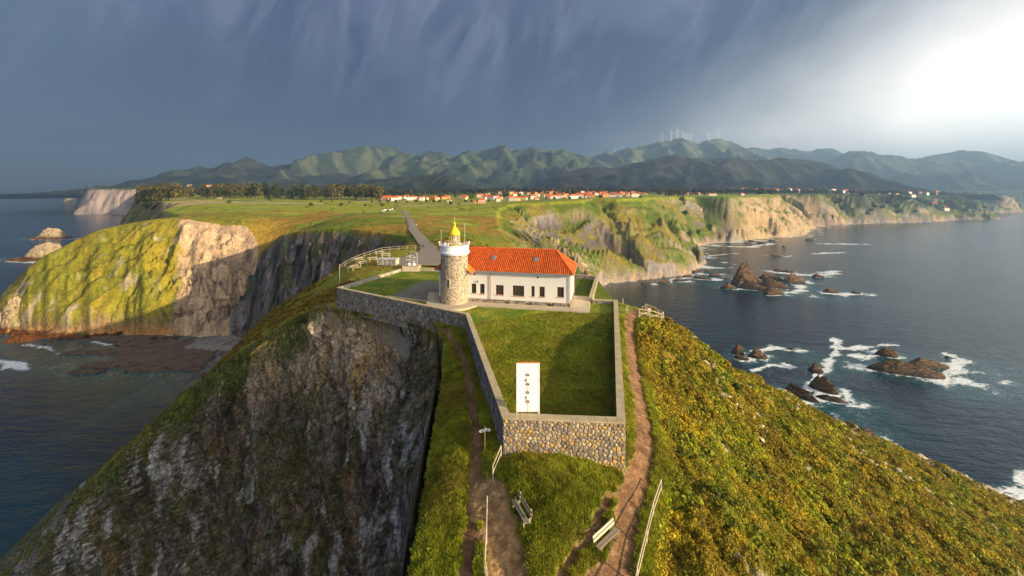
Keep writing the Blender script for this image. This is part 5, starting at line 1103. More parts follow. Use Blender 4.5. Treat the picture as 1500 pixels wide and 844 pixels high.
def fence(pts, label, h=1.05, mat=None, rails=(1.0, .55), cross=False, w=.09, group=None, zs=None):
    mat = mat or M_WOODW; c = pts[len(pts) // 2]; Z = zs or [ground(*p) for p in pts]; r = empty('wooden_fence', (c[0], c[1], Z[len(pts) // 2]), 0, label, 'fence', group)
    for (x, y), z in zip(pts, Z): MB().tube((x, y, z - .5), (x, y, z + h), w * .55, w * .5, 8).build('post', mat, r)
    for i in range(len(pts) - 1):
        a, b = pts[i], pts[i + 1]
        for k in rails: MB().tube((*a, Z[i] + h * k - .03), (*b, Z[i + 1] + h * k - .03), w * .42, n=7).build('rail', mat, r)
        if cross: MB().tube((*a, Z[i] + .15), (*b, Z[i + 1] + h * .9), w * .35, n=6).build('brace', mat, r)
    return r
G_F = 'timber fences on the headland'
fence([(-1.6, 26.3), (-1.52, 24.3), (-1.49, 22.3), (-1.15, 20.9), (-.9, 19.0)], 'pale handrail between the trail and the rocky steps at the bottom', 1.0, group=G_F)
fence([(-.80, 29.85), (-1.33, 28.4)], 'short steep handrail at the corner of the near wall', 1.1, group=G_F)
fence([(10.6, 29.1), (9.35, 27.1), (8.24, 25.06), (7.0, 22.85), (5.9, 20.4)], 'pale post-and-rail fence along the right-hand path at the bottom', 1.15, group=G_F)
fence([(18.95, 61.1), (20.8, 61.9), (22.9, 62.8), (23.4, 63.3), (23.1, 64.9), (21.4, 65.6)], 'yellowish timber railing round the lookout above the bay', 1.15, M_WOODW, (1.0, .5), True, .12, G_F)
lf = [(-42, 99.8), (-42, 103), (-41.8, 106), (-40.9, 109), (-40.5, 112.5), (-40.2, 116), (-40.1, 120), (-39.5, 124), (-37.5, 126), (-35, 126.5), (-32.5, 127), (-30, 127.5)]
fence(lf, 'long white fence along the cliff edge of the picnic green', 1.3, simple('whitewashed timber', (.42, .37, .28), .8, .2, 5), (1.0, .5), False, .10, G_F)
for k, (px, py) in enumerate([(912.5, 451), (919.6, 461), (917.5, 463)]):
    x, y = atz(px, py, 81.8)[:2]; z = ground(x, y); tag(MB().tube((x, y, z - .3), (x, y, z + .9), .06, n=7).build('wooden_post', M_WOODW), ['short timber post beside the lawn wall corner', 'taller grey marker post left of the lookout path', 'leaning pale marker post at the start of the lookout path'][k], 'post', 'marker posts by the lookout')
x, y = atz(497.3, 417, 82.1)[:2]; tag(MB().tube((x, y, 81.5), (x, y, 86.2), .05, n=6).build('metal_pole', M_METAL), 'thin upright metal pole outside the left yard corner', 'pole')
# picnic tables
def picnic():
    r = empty('picnic_table', (0, 0, 0)); m = M_WOODW
    for k in range(4): MB().box(-1.0, 1.0, -.36 + .19 * k, -.19 + .19 * k, .72, .77).build('top_plank', m, r, local=True)
    for s in (-1, 1): MB().box(-1.0, 1.0, s * .72 - .15, s * .72 + .15, .43, .48).build('seat', m, r, local=True)
    for sx in (-.7, .7):
        MB().beam((sx, -.8, .40), (sx, .8, .40), .08).build('cross_beam', m, r, local=True)
        for s in (-1, 1): MB().beam((sx, s * .75, -.25), (sx, s * .2, .72), .09).build('leg', m, r, local=True)
    return r
p0 = picnic(); used = False
PT = [(556, 373.7, 'picnic table nearest the white cliff fence'), (564.6, 380.6, 'picnic table furthest right, before the pedestal'), (545.5, 385, 'picnic table in the middle of the green'), (524.7, 382.3, 'picnic table on the left beside the fence'), (530, 390, 'picnic table paired with the closest one, just behind it'), (517.8, 393.6, 'picnic table closest to the yard wall corner')]
for k, (px, py, lb) in enumerate(PT):
    x, y = atz(px, py + 2, 82.5)[:2]; o = p0 if k == 0 else copy_tree(p0); o.location = (x, y, ground(x, y) + .02); o.rotation_euler = (0, 0, rad(20 + 9 * k)); o.scale = (1.25,) * 3; tag(o, lb, 'picnic table', 'picnic tables on the green')
# pedestal and the metal cage on it
pd = empty('pedestal', (-22.4, 91, 83), 0, 'square concrete pedestal in the corner of the yard wall', 'pedestal'); MB().box(-24.1, -20.6, 89.9, 92.4, 82.2, 84.15).build('block', M_PAVE, pd); MB().box(-24.2, -20.5, 89.8, 92.5, 84.15, 84.27).build('top_slab', M_CAP, pd)
cg = empty('beacon_cage', (-22.3, 91.2, 84.27), 0, 'open metal beacon cage with hoops and white domes on the pedestal', 'beacon cage'); bx, by, bz = -22.3, 91.2, 84.27
for z, rr in ((.1, 1.25), (1.0, 1.25), (1.9, 1.25)): MB().lathe((bx, by, bz + z), [(rr - .05, -.05), (rr + .05, -.05), (rr + .05, .05), (rr - .05, .05), (rr - .05, -.05)], 24).build('ring', M_METAL, cg)
for k in range(8): a = k * math.pi / 4; MB().tube((bx + 1.25 * math.cos(a), by + 1.25 * math.sin(a), bz), (bx + 1.25 * math.cos(a), by + 1.25 * math.sin(a), bz + 1.9), .04, n=6).build('upright', M_METAL, cg)
for a in (0, math.pi / 2):
    m = MB(); P = [(bx + 1.25 * math.cos(t) * math.cos(a), by + 1.25 * math.cos(t) * math.sin(a), bz + 1.9 + 1.3 * math.sin(t)) for t in np.linspace(0, math.pi, 11)]
    for u, v in zip(P[:-1], P[1:]): m.tube(u, v, .045, n=6)
    m.build('hoop', M_METAL, cg)
for dx, s in ((-.55, .34), (.5, .42)): MB().lathe((bx + dx, by - .3, bz), [(s, 0), (s, .2), (s * .8, .42), (s * .4, .56), (.01, .6)], 16).build('dome', M_TWHITE, cg, smooth=True)
# cabin with white top
cb = empty('service_cabin', (-29, 96, 82.4), rad(-8), 'low grey cabin with a white flat top outside the left yard wall', 'cabin')
for k in range(8): MB().box(-2.2 + .55 * k, -1.68 + .55 * k, -1.1, -1.04, 0, 1.35).build('panel', M_METAL if k % 2 else M_PAVE, cb, local=True)
MB().box(-2.19, 2.19, -1.03, 1.1, 0, 1.34).build('cabin_body', M_PAVE, cb, local=True); MB().box(-2.35, 2.35, -1.25, 1.25, 1.36, 1.5).build('roof', simple('pale cabin roof', (.50, .46, .42), .8, .15, 2), cb, local=True)
cb.location.z = ground(-29, 96) - .02

# ------------------------------------------------------------------ road, car park
def ribbon(name, P, w0, w1, mat, dz, n=140, kind='structure'):
    c = catmull(P, n); t = np.gradient(c, axis=0); t /= np.linalg.norm(t, axis=1, keepdims=True); nn = np.stack([-t[:, 1], t[:, 0]], 1); ks = np.linspace(w0, w1, 5) ; V = c[:, None, :] + nn[:, None, :] * ks[None, :, None]
    x, y = V[..., 0].ravel(), V[..., 1].ravel(); z = ground(x, y).reshape(n, 5); z = z.max(1, keepdims=True) * np.ones((1, 5)) + dz
    me = np_mesh(name, np.stack([V[..., 0], V[..., 1], z], -1).reshape(-1, 3), grid_faces(n, 5)); link(name, me, mat, kind=kind)
ribbon('road', [(-22, 100), (-23, 112), (-27, 132), (-35, 165), (-54, 225), (-73, 290), (-92, 350), (-108, 420), (-130, 480)], -2.6, 2.6, M_ASPH, .18)
ribbon('road_drain_strip', [(-25.4, 98), (-24.8, 112), (-28.6, 132), (-36.8, 165), (-56, 225), (-75, 290), (-94, 350)], -.35, .35, M_ASPHD, .22)
def patch(name, P, z, mat):
    MB().prism([(x, y, z) for x, y in P], (0, 0, .08)).build(name, mat, None, 'structure')
patch('car_park', [(-30, 95.5), (-8, 93.5), (-9, 108), (-16, 118), (-27, 117)], float(max(ground(np.array([-28, -12, -18, -20]), np.array([98, 98, 110, 105])))) + .06, M_ASPH)
print('compound', time.time() - T0)
# ------------------------------------------------------------------ trees and bushes
def leaf_mat(name, col, var=.35, warm=None, patch=0.0, dry=None):
    b = NB(name); r = b.n('ShaderNodeObjectInfo').outputs['Random']; co = b.coord('Object'); v = b.noise(co, 1.3, 3)
    pos = b.n('ShaderNodeNewGeometry').outputs['Position']
    c = b.mix(r, tuple(x * (1 - var) for x in col), tuple(x * (1 + var) for x in (warm or col)))
    if patch:
        p1 = b.noise(pos, .30, 5, .65); c = b.mix(b.ramp(b.noise(pos, .16, 5, .7), [(.46, 0.0), (.62, 1.0)]), c, dry or col)
        r2 = b.ramp(p1, [(.3, 1 - patch), (.7, 1 + patch)]); v = b.math('ADD', b.math('MULTIPLY', v, .5), b.math('MULTIPLY', b.math('SUBTRACT', p1, .25), 1.0))
    f = b.ramp(v, [(.3, .6 - patch * .3), (.7, 1.35 + patch * .3)]); cc = b.n('ShaderNodeVectorMath', {0: c}, operation='SCALE'); b.put(cc.inputs['Scale'], f)
    m = b.fin(cc.outputs[0], .75, None, .2); 
    tr = b.n('ShaderNodeBsdfTranslucent', {'Color': cc.outputs[0]}); mx = b.n('ShaderNodeMixShader', {0: .25, 1: b.b.outputs[0], 2: tr.outputs[0]}); b.L.new(mx.outputs[0], b.out.inputs[0]); return m
M_BARK = simple('tree bark', (.14, .10, .07), .9, .4, 4, bump=.5)
M_L = {'eucalyptus': leaf_mat('eucalyptus leaves', (.060, .075, .018), .3, (.13, .105, .025)), 'pine': leaf_mat('pine needles', (.035, .055, .015)), 'bush': leaf_mat('bush leaves', (.06, .10, .015))}
def tri_cloud(centres, sizes, r, per=14, leaf=.35, up=.0):
    V = []; Fc = []
    for (c, s) in zip(centres, sizes):
        for _ in range(per):
            d = np.array([r.gauss(0, 1), r.gauss(0, 1), r.gauss(0, 1)]); d /= np.linalg.norm(d) + 1e-6; p = np.array(c) + d * np.array(s) * r.uniform(.75, 1.05)
            a = np.cross(d, [r.uniform(-1, 1), r.uniform(-1, 1), r.uniform(-1, 1)]); a /= np.linalg.norm(a) + 1e-6; b = np.cross(d + .6 * np.array([r.uniform(-1, 1), r.uniform(-1, 1), r.uniform(-1, 1)]), a); b /= np.linalg.norm(b) + 1e-6; q = leaf * r.uniform(.6, 1.3); k = len(V)
            V += [p - a * q - b * q * .6, p + a * q - b * q * .6, p + a * q * .7 + b * q * .8, p - a * q * .7 + b * q * .8]; Fc.append((k, k + 1, k + 2, k + 3))
    return np.array(V), np.array(Fc)
def tree_meshes(kind, seed):
    r = random.Random(seed)
    if kind == 'eucalyptus':
        H = 1.0; cs = []; sz = []
        for k in range(19): a = r.uniform(0, 6.3); h = r.uniform(.24, .95); d = r.uniform(0, .17) * (1.15 - abs(h - .65)); cs.append((math.cos(a) * d, math.sin(a) * d, h)); s = r.uniform(.06, .115); sz.append((s, s, s * 1.3))
        V, Fc = tri_cloud(cs, sz, r, 15, .036)
    elif kind == 'pine':
        cs = []; sz = []
        for k in range(12): h = .18 + .8 * k / 12; w = .17 * (1.05 - h); a = k * 2.4; cs.append((math.cos(a) * w * .45, math.sin(a) * w * .45, h)); sz.append((w, w, .07))
        V, Fc = tri_cloud(cs, sz, r, 16, .032)
    else:
        cs = []; sz = []
        for k in range(14): a = r.uniform(0, 6.3); d = r.uniform(0, .42); cs.append((math.cos(a) * d, math.sin(a) * d, r.uniform(.2, .62))); s = r.uniform(.18, .30); sz.append((s, s, s))
        V, Fc = tri_cloud(cs, sz, r, 16, .085)
    cm = np_mesh('crown', V, Fc, False); cm.materials.append(M_L[kind])
    t = MB(); 
    if kind == 'bush': t.tube((0, 0, -.1), (0, 0, .45), .05, .03, 6)
    else:
        t.tube((0, 0, -.05), (.01, 0, .5), .014, .010, 6); t.tube((.01, 0, .5), (0, .01, .9), .010, .004, 5)
        for k in range(4): a = r.uniform(0, 6.3); h = r.uniform(.35, .7); t.tube((.008, 0, h), (math.cos(a) * .1, math.sin(a) * .1, h + .14), .006, .003, 4)
    tm = t.mesh('trunk'); tm.materials.append(M_BARK); return cm, tm
TM = {k: [tree_meshes(k, 10 + i * 7 + len(k)) for i in range(3)] for k in ('eucalyptus', 'pine', 'bush')}
NM = {'eucalyptus': 'eucalyptus_tree', 'pine': 'pine_tree', 'bush': 'round_bush'}; CT_ = {'eucalyptus': 'tree', 'pine': 'tree', 'bush': 'bush'}
tr_r = random.Random(77)
def tree(kind, x, y, h, label, group, ws=1.0):
    cm, tm = TM[kind][tr_r.randrange(3)]; z = ground(x, y) - .2; o = empty(NM[kind], (x, y, z), tr_r.uniform(0, 6.3), label, CT_[kind], group); o.scale = (h * ws, h * ws, h)
    for n_, m_ in (('crown', cm), ('trunk', tm)): c = bpy.data.objects.new(n_, m_); COL.objects.link(c); c.parent = o
    return o
# the belt of woodland behind the left fields
for k in range(175):
    px = tr_r.uniform(200, 556); Yb = 830 + 140 * tr_r.random() + 40 * math.sin(px / 25); x = (px - CX) / F * Yb
    if px < 265: Yb = tr_r.uniform(640, 760) if px > 212 else tr_r.uniform(760, 860); x = (px - CX) / F * Yb
    if 268 < px < 300 and tr_r.random() < .7: continue
    front = 352 < px < 452 and Yb < 905; kind = 'pine' if front else 'eucalyptus'; h = tr_r.uniform(20, 25) if front else tr_r.uniform(26, 38) * (1.0 if px > 265 else .95)
    if Yb < 900: h *= .85
    tree(kind, x, Yb, h, 'dark pointed pine in the front row of the wood on the left' if front else ('tall russet-green tree in the wood above the left cliff' if px < 265 else 'tall russet-green tree in the wood behind the left fields'), 'pines of the left wood' if front else 'tall trees of the left wood', 1.25)
for k in range(34):
    px, py = [(486, 290), (500, 291), (512, 289), (545, 287), (556, 288), (568, 285), (580, 286), (596, 287), (610, 286), (625, 288), (636, 288), (644, 289), (652, 290), (660, 291), (672, 291), (682, 290), (560, 292), (535, 291), (690, 287), (700, 285), (716, 285), (790, 289), (800, 290), (812, 290), (835, 290), (850, 289), (862, 289), (905, 288), (470, 289), (455, 291), (336, 300), (395, 289), (880, 287), (938, 286)][k]
    Yb = {True: 560, False: 720}[py > 290]; x = (px - CX) / F * Yb; tree('bush', x, Yb, tr_r.uniform(4, 7.5), 'rounded dark green bush in the fields before the village', 'field bushes', .9)
for k in range(62):
    px = tr_r.uniform(570, 1010); Yb = tr_r.uniform(860, 1450); x = (px - CX) / F * Yb; tree('eucalyptus' if tr_r.random() < .5 else 'bush', x, Yb, tr_r.uniform(12, 20), 'tree among the houses of the village', 'village trees', 1.0)
for k in range(26):
    px = 968 + 34 * tr_r.random() if k < 15 else tr_r.uniform(1005, 1035); Yb = tr_r.uniform(930, 1010) if k < 15 else tr_r.uniform(1050, 1150); x = (px - CX) / F * Yb; tree('pine', x, Yb, tr_r.uniform(13, 18) if k < 15 else tr_r.uniform(8, 12), 'dark tree in the clump at the cliff top right of the village', 'cliff-top clump right of the village', 1.5)
# instanced woodland and ground cover: nobody could count these
def scatter(name, pts, scl, rot, proto_mesh, mat, label, cat, zs=None):
    pm = bpy.data.objects.new(name + '_unit', proto_mesh)
    if mat: proto_mesh.materials.append(mat)
    me = bpy.data.meshes.new(name); me.vertices.add(len(pts)); me.vertices.foreach_set('co', np.asarray(pts, np.float32).ravel()); me.update()
    sv = np.asarray(scl, np.float32); sv = np.stack([sv, sv, sv if zs is None else sv * zs], -1); set_attr(me, 'scl', sv, 'FLOAT_VECTOR'); set_attr(me, 'rot', np.asarray(rot, np.float32), 'FLOAT_VECTOR')
    o = link(name, me, kind='stuff'); tag(o, label, cat)
    ng = bpy.data.node_groups.new(name, 'GeometryNodeTree'); ng.interface.new_socket('Geometry', in_out='INPUT', socket_type='NodeSocketGeometry'); ng.interface.new_socket('Geometry', in_out='OUTPUT', socket_type='NodeSocketGeometry')
    N = ng.nodes; L = ng.links; gi = N.new('NodeGroupInput'); go = N.new('NodeGroupOutput'); ip = N.new('GeometryNodeInstanceOnPoints'); oi = N.new('GeometryNodeObjectInfo'); oi.inputs[0].default_value = pm
    a = N.new('GeometryNodeInputNamedAttribute'); a.data_type = 'FLOAT_VECTOR'; a.inputs[0].default_value = 'scl'; b = N.new('GeometryNodeInputNamedAttribute'); b.data_type = 'FLOAT_VECTOR'; b.inputs[0].default_value = 'rot'
    L.new(gi.outputs[0], ip.inputs['Points']); L.new(oi.outputs['Geometry'], ip.inputs['Instance']); L.new(a.outputs[0], ip.inputs['Scale']); L.new(b.outputs[0], ip.inputs['Rotation']); L.new(ip.outputs[0], go.inputs[0])
    md = o.modifiers.new('scatter', 'NODES'); md.node_group = ng; return o
def woodland():
    n = 9000; px = rng.uniform(-250, 1780, n); Y = np.exp(rng.uniform(math.log(1080), math.log(2600), n)); X = (px - CX) / F * Y
    d = fbm(X / 160, Y / 160, 3, 601); iT = poly_inside(T, X, Y); dd, _ = poly_dist(T, X, Y)
    iS = poly_inside(S, X, Y)
    k = (d > -.08) & iT & (dd > 10) | (iS & ~iT & (px > 1215) & (d > -.1) & (Y > 1100) & (rng.random(n) < .8))
    k &= ~((px > 1385) & (px < 1450) & (Y < 2300) & (Y > 1750)) & ~((Y < 1350) & (px > 600) & (px < 1110) & (Y < 1300)) & ~((px > 1200) & (px < 1275) & (Y < 1450) & (d < .1) & iT)
    k &= ~((px < 230) & (Y > 1500) & (Y < 2300) & (rng.random(n) < .8))
    X, Y = X[k], Y[k]; z = ground(X, Y); ok = z > 25; X, Y, z = X[ok], Y[ok], z[ok]; m = len(X)
    cm, tm = TM['eucalyptus'][0]; V, Fc = tri_cloud([(0, 0, .55)] + [(r_.uniform(-.25, .25), r_.uniform(-.25, .25), r_.uniform(.35, .85)) for r_ in [random.Random(4)] for _ in range(7)], [(.25, .25, .35)] + [(.16, .16, .16)] * 7, random.Random(5), 12, .10)
    scatter('woodland', np.stack([X, Y, z - .5], -1), rng.uniform(12, 22, m), np.stack([0 * X, 0 * X, rng.uniform(0, 6.3, m)], -1), np_mesh('woodland_unit', V, Fc, False), leaf_mat('distant tree crowns', (.028, .040, .014), .4, (.06, .055, .02)), 'dark woods covering the land behind the village and round the bay', 'woodland')
woodland()
def gorse():
    r = random.Random(21); V, Fc = tri_cloud([(0, 0, .15)] + [(r.uniform(-.32, .32), r.uniform(-.32, .32), r.uniform(.1, .38)) for _ in range(6)], [(.34, .34, .3)] + [(.2, .2, .2)] * 6, r, 13, .075)
    k = V[:, 2].reshape(-1, 4).min(1) > -.06; Fc = Fc[k]; um = np_mesh('gorse_unit', V, Fc, False)
    z, t, col, nz = NEAR; 
    def place(n, fy, fx, w):
        Y = fy(n); u = rng.uniform(*fx, n); X = u * Y; keep = w(X, Y); X, Y = X[keep], Y[keep]; return X, Y
    bound = lambda Y: np.interp(Y, [0, 22, 27, 33, 43, 57, 64], [6.9, 7.5, 9.5, 12.4, 14.3, 17.5, 21.5])
    def wr(X, Y):
        iT = poly_inside(T, X, Y); d, _ = poly_dist(T, X, Y); n1 = fbm(X / 9, Y / 9, 4, 81); n2 = fbm(X / 2.2, Y / 2.2, 4, 83); dn = ridged(X / 2.6, Y / 2.6, 3, 611)
        lk = ~((Y > 60.3) & (Y < 66.3) & (X < 24.2) & (X > 17))
        return iT & (X > bound(Y)) & (d > .3) & (dn + .5 * n1 > .12) & (n1 * .8 + n2 * .5 < .36) & lk
    X, Y = place(120000, lambda n: np.exp(rng.uniform(math.log(16), math.log(112), n)), (.1, 1.55), wr)
    zz = ground(X, Y); m = len(X); s = rng.uniform(.4, 1.05, m) * (1 + .5 * ss(0, .35, fbm(X / 4, Y / 4, 2, 617))) * np.clip(Y / 45, .62, 1.25); print('gorse', m)
    hue = fbm(X / 5, Y / 5, 3, 613) + rng.normal(0, .12, m)
    for nm, sel, c0, c1, lb in (('gorse_scrub', hue > .07, (.31, .235, .014), (.46, .34, .018), 'golden gorse covering the seaward slope'), ('green_scrub', hue <= .07, (.155, .18, .012), (.32, .31, .017), 'green low scrub mixed into the seaward slope')):
        P = np.stack([X, Y, zz - .05], -1)[sel]; k = len(P)
        scatter(nm, P, s[sel], np.stack([rng.normal(0, .2, k), rng.normal(0, .2, k), rng.uniform(0, 6.3, k)], -1), um.copy(), leaf_mat(nm + ' leaves', c0, .2, c1, .45, (.30, .20, .02)), lb, 'scrub', .8)
    # scattered larger bushes: on the slope near the bottom, and shrubs along the strip above the rock face
    def lump(name, X, Y, sc, mat, lb, sq=.8):
        zz = ground(X, Y); k = len(X); scatter(name, np.stack([X, Y, zz - .1], -1), sc, np.stack([rng.normal(0, .2, k), rng.normal(0, .2, k), rng.uniform(0, 6.3, k)], -1), um.copy(), mat, lb, 'scrub', sq)
    X, Y = place(5200, lambda n: np.exp(rng.uniform(math.log(18), math.log(105), n)), (.1, 1.5), lambda X, Y: wr(X, Y) & (X > bound(Y) + .8) & (fbm(X / 11, Y / 11, 3, 621) + rng.normal(0, .12, len(X)) > .12))
    lump('large_bushes', X, Y, rng.uniform(1.2, 2.4, len(X)), leaf_mat('large bush leaves', (.10, .135, .012), .25, (.24, .24, .016), .4, (.20, .17, .02)), 'larger rounded bushes standing out of the gorse slope')
    def ws(X, Y):
        tr, _ = poly_dist(PATHS['left'][0], X, Y, False); iT = poly_inside(T, X, Y); return iT & (X < np.interp(Y, [0, 22, 26, 31, 36, 42.5, 49, 55.8], [-2.3, -2.5, -2.5, -2.7, -3.3, -4.5, -5.9, -8.6])) & (tr > .75) & (ridged(X / 1.4, Y / 1.4, 2, 623) > .45)
    X, Y = place(9000, lambda n: np.exp(rng.uniform(math.log(17), math.log(62), n)), (-.36, -.05), ws)
    lump('rim_shrubs', X, Y, rng.uniform(.35, .95, len(X)), leaf_mat('rim shrub leaves', (.11, .155, .012), .3, (.24, .27, .016), .5, (.10, .12, .012)), 'low leafy shrubs on the strip between the trail and the rock face')
    X, Y = place(9000, lambda n: rng.uniform(21, 29.6, n), (-.12, .36), lambda X, Y: (path_mask(X, Y) < .1) & (X > -1.2) & (X < 8.2) & (poly_dist(COMP, X, Y)[0] > .4) & (ridged(X / 1.1, Y / 1.1, 2, 625) > .5))
    lump('mound_tufts', X, Y, rng.uniform(.22, .5, len(X)), leaf_mat('mound tuft leaves', (.13, .18, .012), .25, (.26, .30, .016), .4, (.26, .24, .02)), 'thick leafy tufts on the grass mound between the benches')
    # pale rock breaking through the slope
    rm = MB(); rr2 = random.Random(8); pts = [Vector((math.cos(a) * c, math.sin(a) * c, h)) for a, c, h in [(i * 1.05, rr2.uniform(.7, 1.1), rr2.uniform(-.1, .2)) for i in range(6)]]; tp = [p * .6 + Vector((0, 0, rr2.uniform(.3, .5))) for p in pts]
    rm.v = [tuple(p) for p in pts + tp] + [(0, 0, .55)]; rm.f = [(i, (i + 1) % 6, 6 + (i + 1) % 6, 6 + i) for i in range(6)] + [(6 + i, 6 + (i + 1) % 6, 12) for i in range(6)]; rm.c = [None] * 12
    RP = [(1043, 562), (1058, 566), (1072, 588), (1082, 598), (1122, 630), (1160, 590), (1285, 683), (1305, 690), (1322, 700), (1372, 732), (1230, 640), (1262, 655), (1020, 505), (1180, 610)]; P = []
    for px, py in RP:
        Yg = np.linspace(30, 115, 300); Xg = (px - CX) / F * Yg; hit = ground(Xg, Yg) > CZ - (py - HY) / F * Yg; i = int(np.argmax(hit)); 
        for _ in range(14): P.append((Xg[i] + rng.normal(0, 1.3), Yg[i] + rng.normal(0, 1.8)))
    ex = catmull([(24, 70), (31, 75.5), (49, 84), (78, 95), (112, 105), (138, 111)], 260)[60:]; P += [(x + rng.normal(0, .8) - .6, y + rng.normal(0, 1.2) - 1.2) for x, y in ex if rng.random() < .75]
    P = np.array(P); k = len(P); scatter('slope_rocks', np.stack([P[:, 0], P[:, 1], ground(P[:, 0], P[:, 1]) + .12], -1), rng.uniform(.25, .8, k), np.stack([rng.normal(0, .4, k), rng.normal(0, .4, k), rng.uniform(0, 6.3, k)], -1), rm.mesh('slope_rock_unit'), simple('pale slope rock', (.44, .34, .24), .9, .3, 2, bump=.6), 'pale broken rock showing through the gorse slope and along its edge', 'rock', .8)
    # behind the yard and on the left ridge
    def wl(X, Y):
        iT = poly_inside(T, X, Y); iC = poly_inside(COMP, X, Y); dC, _ = poly_dist(COMP, X, Y); dn = ridged(X / 3, Y / 3, 3, 615); dr, _ = poly_dist(ROAD, X, Y, False); rd, _ = poly_dist([(-22, 100), (-23, 112), (-27, 132), (-35, 165), (-54, 225)], X, Y, False)
        picnic = (X > -43) & (X < -24) & (Y > 84) & (Y < 129); park = (X > -31) & (X < -7) & (Y > 90) & (Y < 119)
        iS = poly_inside(S, X, Y); back = (Y > 72) & (X < -32)
        return (iT | (iS & (Y > 93) & (X < -40) & (Y < 140))) & ~iC & (dC > .6) & ~picnic & ~park & (rd > 4) & (dn > .35) & (back | (Y > 92)) & (X < 30)
    X, Y = place(42000, lambda n: np.exp(rng.uniform(math.log(70), math.log(184), n)), (-1.1, .3), wl); zz = ground(X, Y); m = len(X); print('back scrub', m)
    P = np.stack([X, Y, zz - .05], -1); scatter('back_scrub', P, rng.uniform(.5, 1.3, m), np.stack([0 * X, 0 * X, rng.uniform(0, 6.3, m)], -1), um.copy(), leaf_mat('heath leaves', (.12, .115, .012), .3, (.26, .16, .02)), 'heath and gorse on the neck behind the lighthouse yard', 'scrub', .7)
gorse()
def grass():
    r = random.Random(31); V = []; Fc = []
    for k in range(16):
        a = r.uniform(0, 6.3); d = r.uniform(0, .16); h = r.uniform(.14, .30); x, y = math.cos(a) * d, math.sin(a) * d; b = r.uniform(0, 6.3); lx, ly = math.cos(b), math.sin(b); q = len(V); w = .018
        bx, by = r.uniform(-.10, .10), r.uniform(-.10, .10); V += [(x - lx * w, y - ly * w, -.03), (x + lx * w, y + ly * w, -.03), (x + bx * .4 + lx * w * .8, y + by * .4 + ly * w * .8, h * .6), (x + bx, y + by, h)]; Fc.append((q, q + 1, q + 2, q + 3))
    um = np_mesh('grass_unit', V, Fc, False)
    n = 150000; Y = np.exp(rng.uniform(math.log(19), math.log(60), n)); X = rng.uniform(-.34, .40, n) * Y; bound = np.interp(Y, [0, 22, 27, 33, 43, 57, 64], [6.9, 7.5, 9.5, 12.4, 14.3, 17.5, 21.5])
    iC = poly_inside(COMP, X, Y); dC, _ = poly_dist(COMP, X, Y); pm = path_mask(X, Y); iT = poly_inside(T, X, Y); k = ~iC & (dC > .12) & (pm < .25) & iT & (X < bound + .6); X, Y = X[k], Y[k]; z = ground(X, Y); m = len(X); print('grass', m)
    s = rng.uniform(.7, 1.5, m); scatter('rough_grass', np.stack([X, Y, z], -1), s, np.stack([rng.normal(0, .25, m), rng.normal(0, .25, m), rng.uniform(0, 6.3, m)], -1), um, leaf_mat('grass blades', (.16, .21, .012), .3, (.32, .32, .02), .4, (.30, .25, .03)), 'rough grass on the point around the paths and along the walls', 'grass')
    n = 30000; U_ = rng.random(n); Vv = rng.random(n) ** 1.2; A, B, Cc, D = map(np.array, (WN_L, WN_R, (16.0, 61), (-5.8, 56))); Q = A * ((1 - U_) * (1 - Vv))[:, None] + B * (U_ * (1 - Vv))[:, None] + Cc * (U_ * Vv)[:, None] + D * ((1 - U_) * Vv)[:, None]
    X, Y = Q[:, 0], Q[:, 1]; dC, _ = poly_dist(COMP, X, Y); k = (dC > .75); X, Y = X[k], Y[k]; k = (Y < 57.5 + 0 * X) | (Y < 62.4 - .2198 * (X - 0) - 1.4); X, Y = X[k], Y[k]; z = lawn_z(X, Y); m = len(X)
    scatter('lawn_grass', np.stack([X, Y, z - .02], -1), rng.uniform(.35, .7, m), np.stack([0 * X, 0 * X, rng.uniform(0, 6.3, m)], -1), um.copy(), leaf_mat('lawn blades', (.17, .21, .012), .3, (.36, .32, .02), .5, (.36, .28, .05)), 'grass of the walled lawn', 'grass')
grass()
print('veg', time.time() - T0)

# ------------------------------------------------------------------ village
WALLS = {'white': (.74, .70, .64), 'cream': (.70, .58, .38), 'orange': (.62, .28, .10), 'pink': (.60, .34, .28), 'yellow': (.72, .52, .16), 'grey': (.42, .38, .34)}
MW = {k: simple('house wall ' + k, v, .85, .08, .3) for k, v in WALLS.items()}
MR = {'orange': simple('orange roof tiles', (.56, .12, .035), .8, .25, .6, per_object=.2), 'red-brown': simple('red-brown roof tiles', (.34, .10, .05), .8, .25, .6, per_object=.2)}
HS = {}
def house_meshes(w, d, h, hip):
    k = (w, d, h, hip)
    if k in HS: return HS[k]
    wl = MB().box(-w / 2, w / 2, -d / 2, d / 2, -2, h).mesh('wall'); rf = MB(); e = .5; rz = h + d * .30; i = d * .5 if hip else 0
    A, B, Cc, D = (-w / 2 - e, -d / 2 - e, h - .1), (w / 2 + e, -d / 2 - e, h - .1), (w / 2 + e, d / 2 + e, h - .1), (-w / 2 - e, d / 2 + e, h - .1); E, G = (-w / 2 + i - (0 if hip else e), 0, rz), (w / 2 - i + (0 if hip else e), 0, rz)
    for P in ([A, B, G, E], [B, Cc, G], [Cc, D, E, G], [D, A, E], [D, Cc, B, A]): rf.poly(P)
    rm = rf.mesh('roof'); win = []
    n = max(2, int(w / 3))
    for f in range(max(1, int(h / 2.8))):
        for j in range(n):
            x = -w / 2 + w * (j + .5) / n; z = .9 + f * 2.8; win.append((x, z))
    wm = MB().box(-.5, .5, -.06, .03, 0, 1.3).mesh('window'); HS[k] = (wl, rm, wm, win); return HS[k]
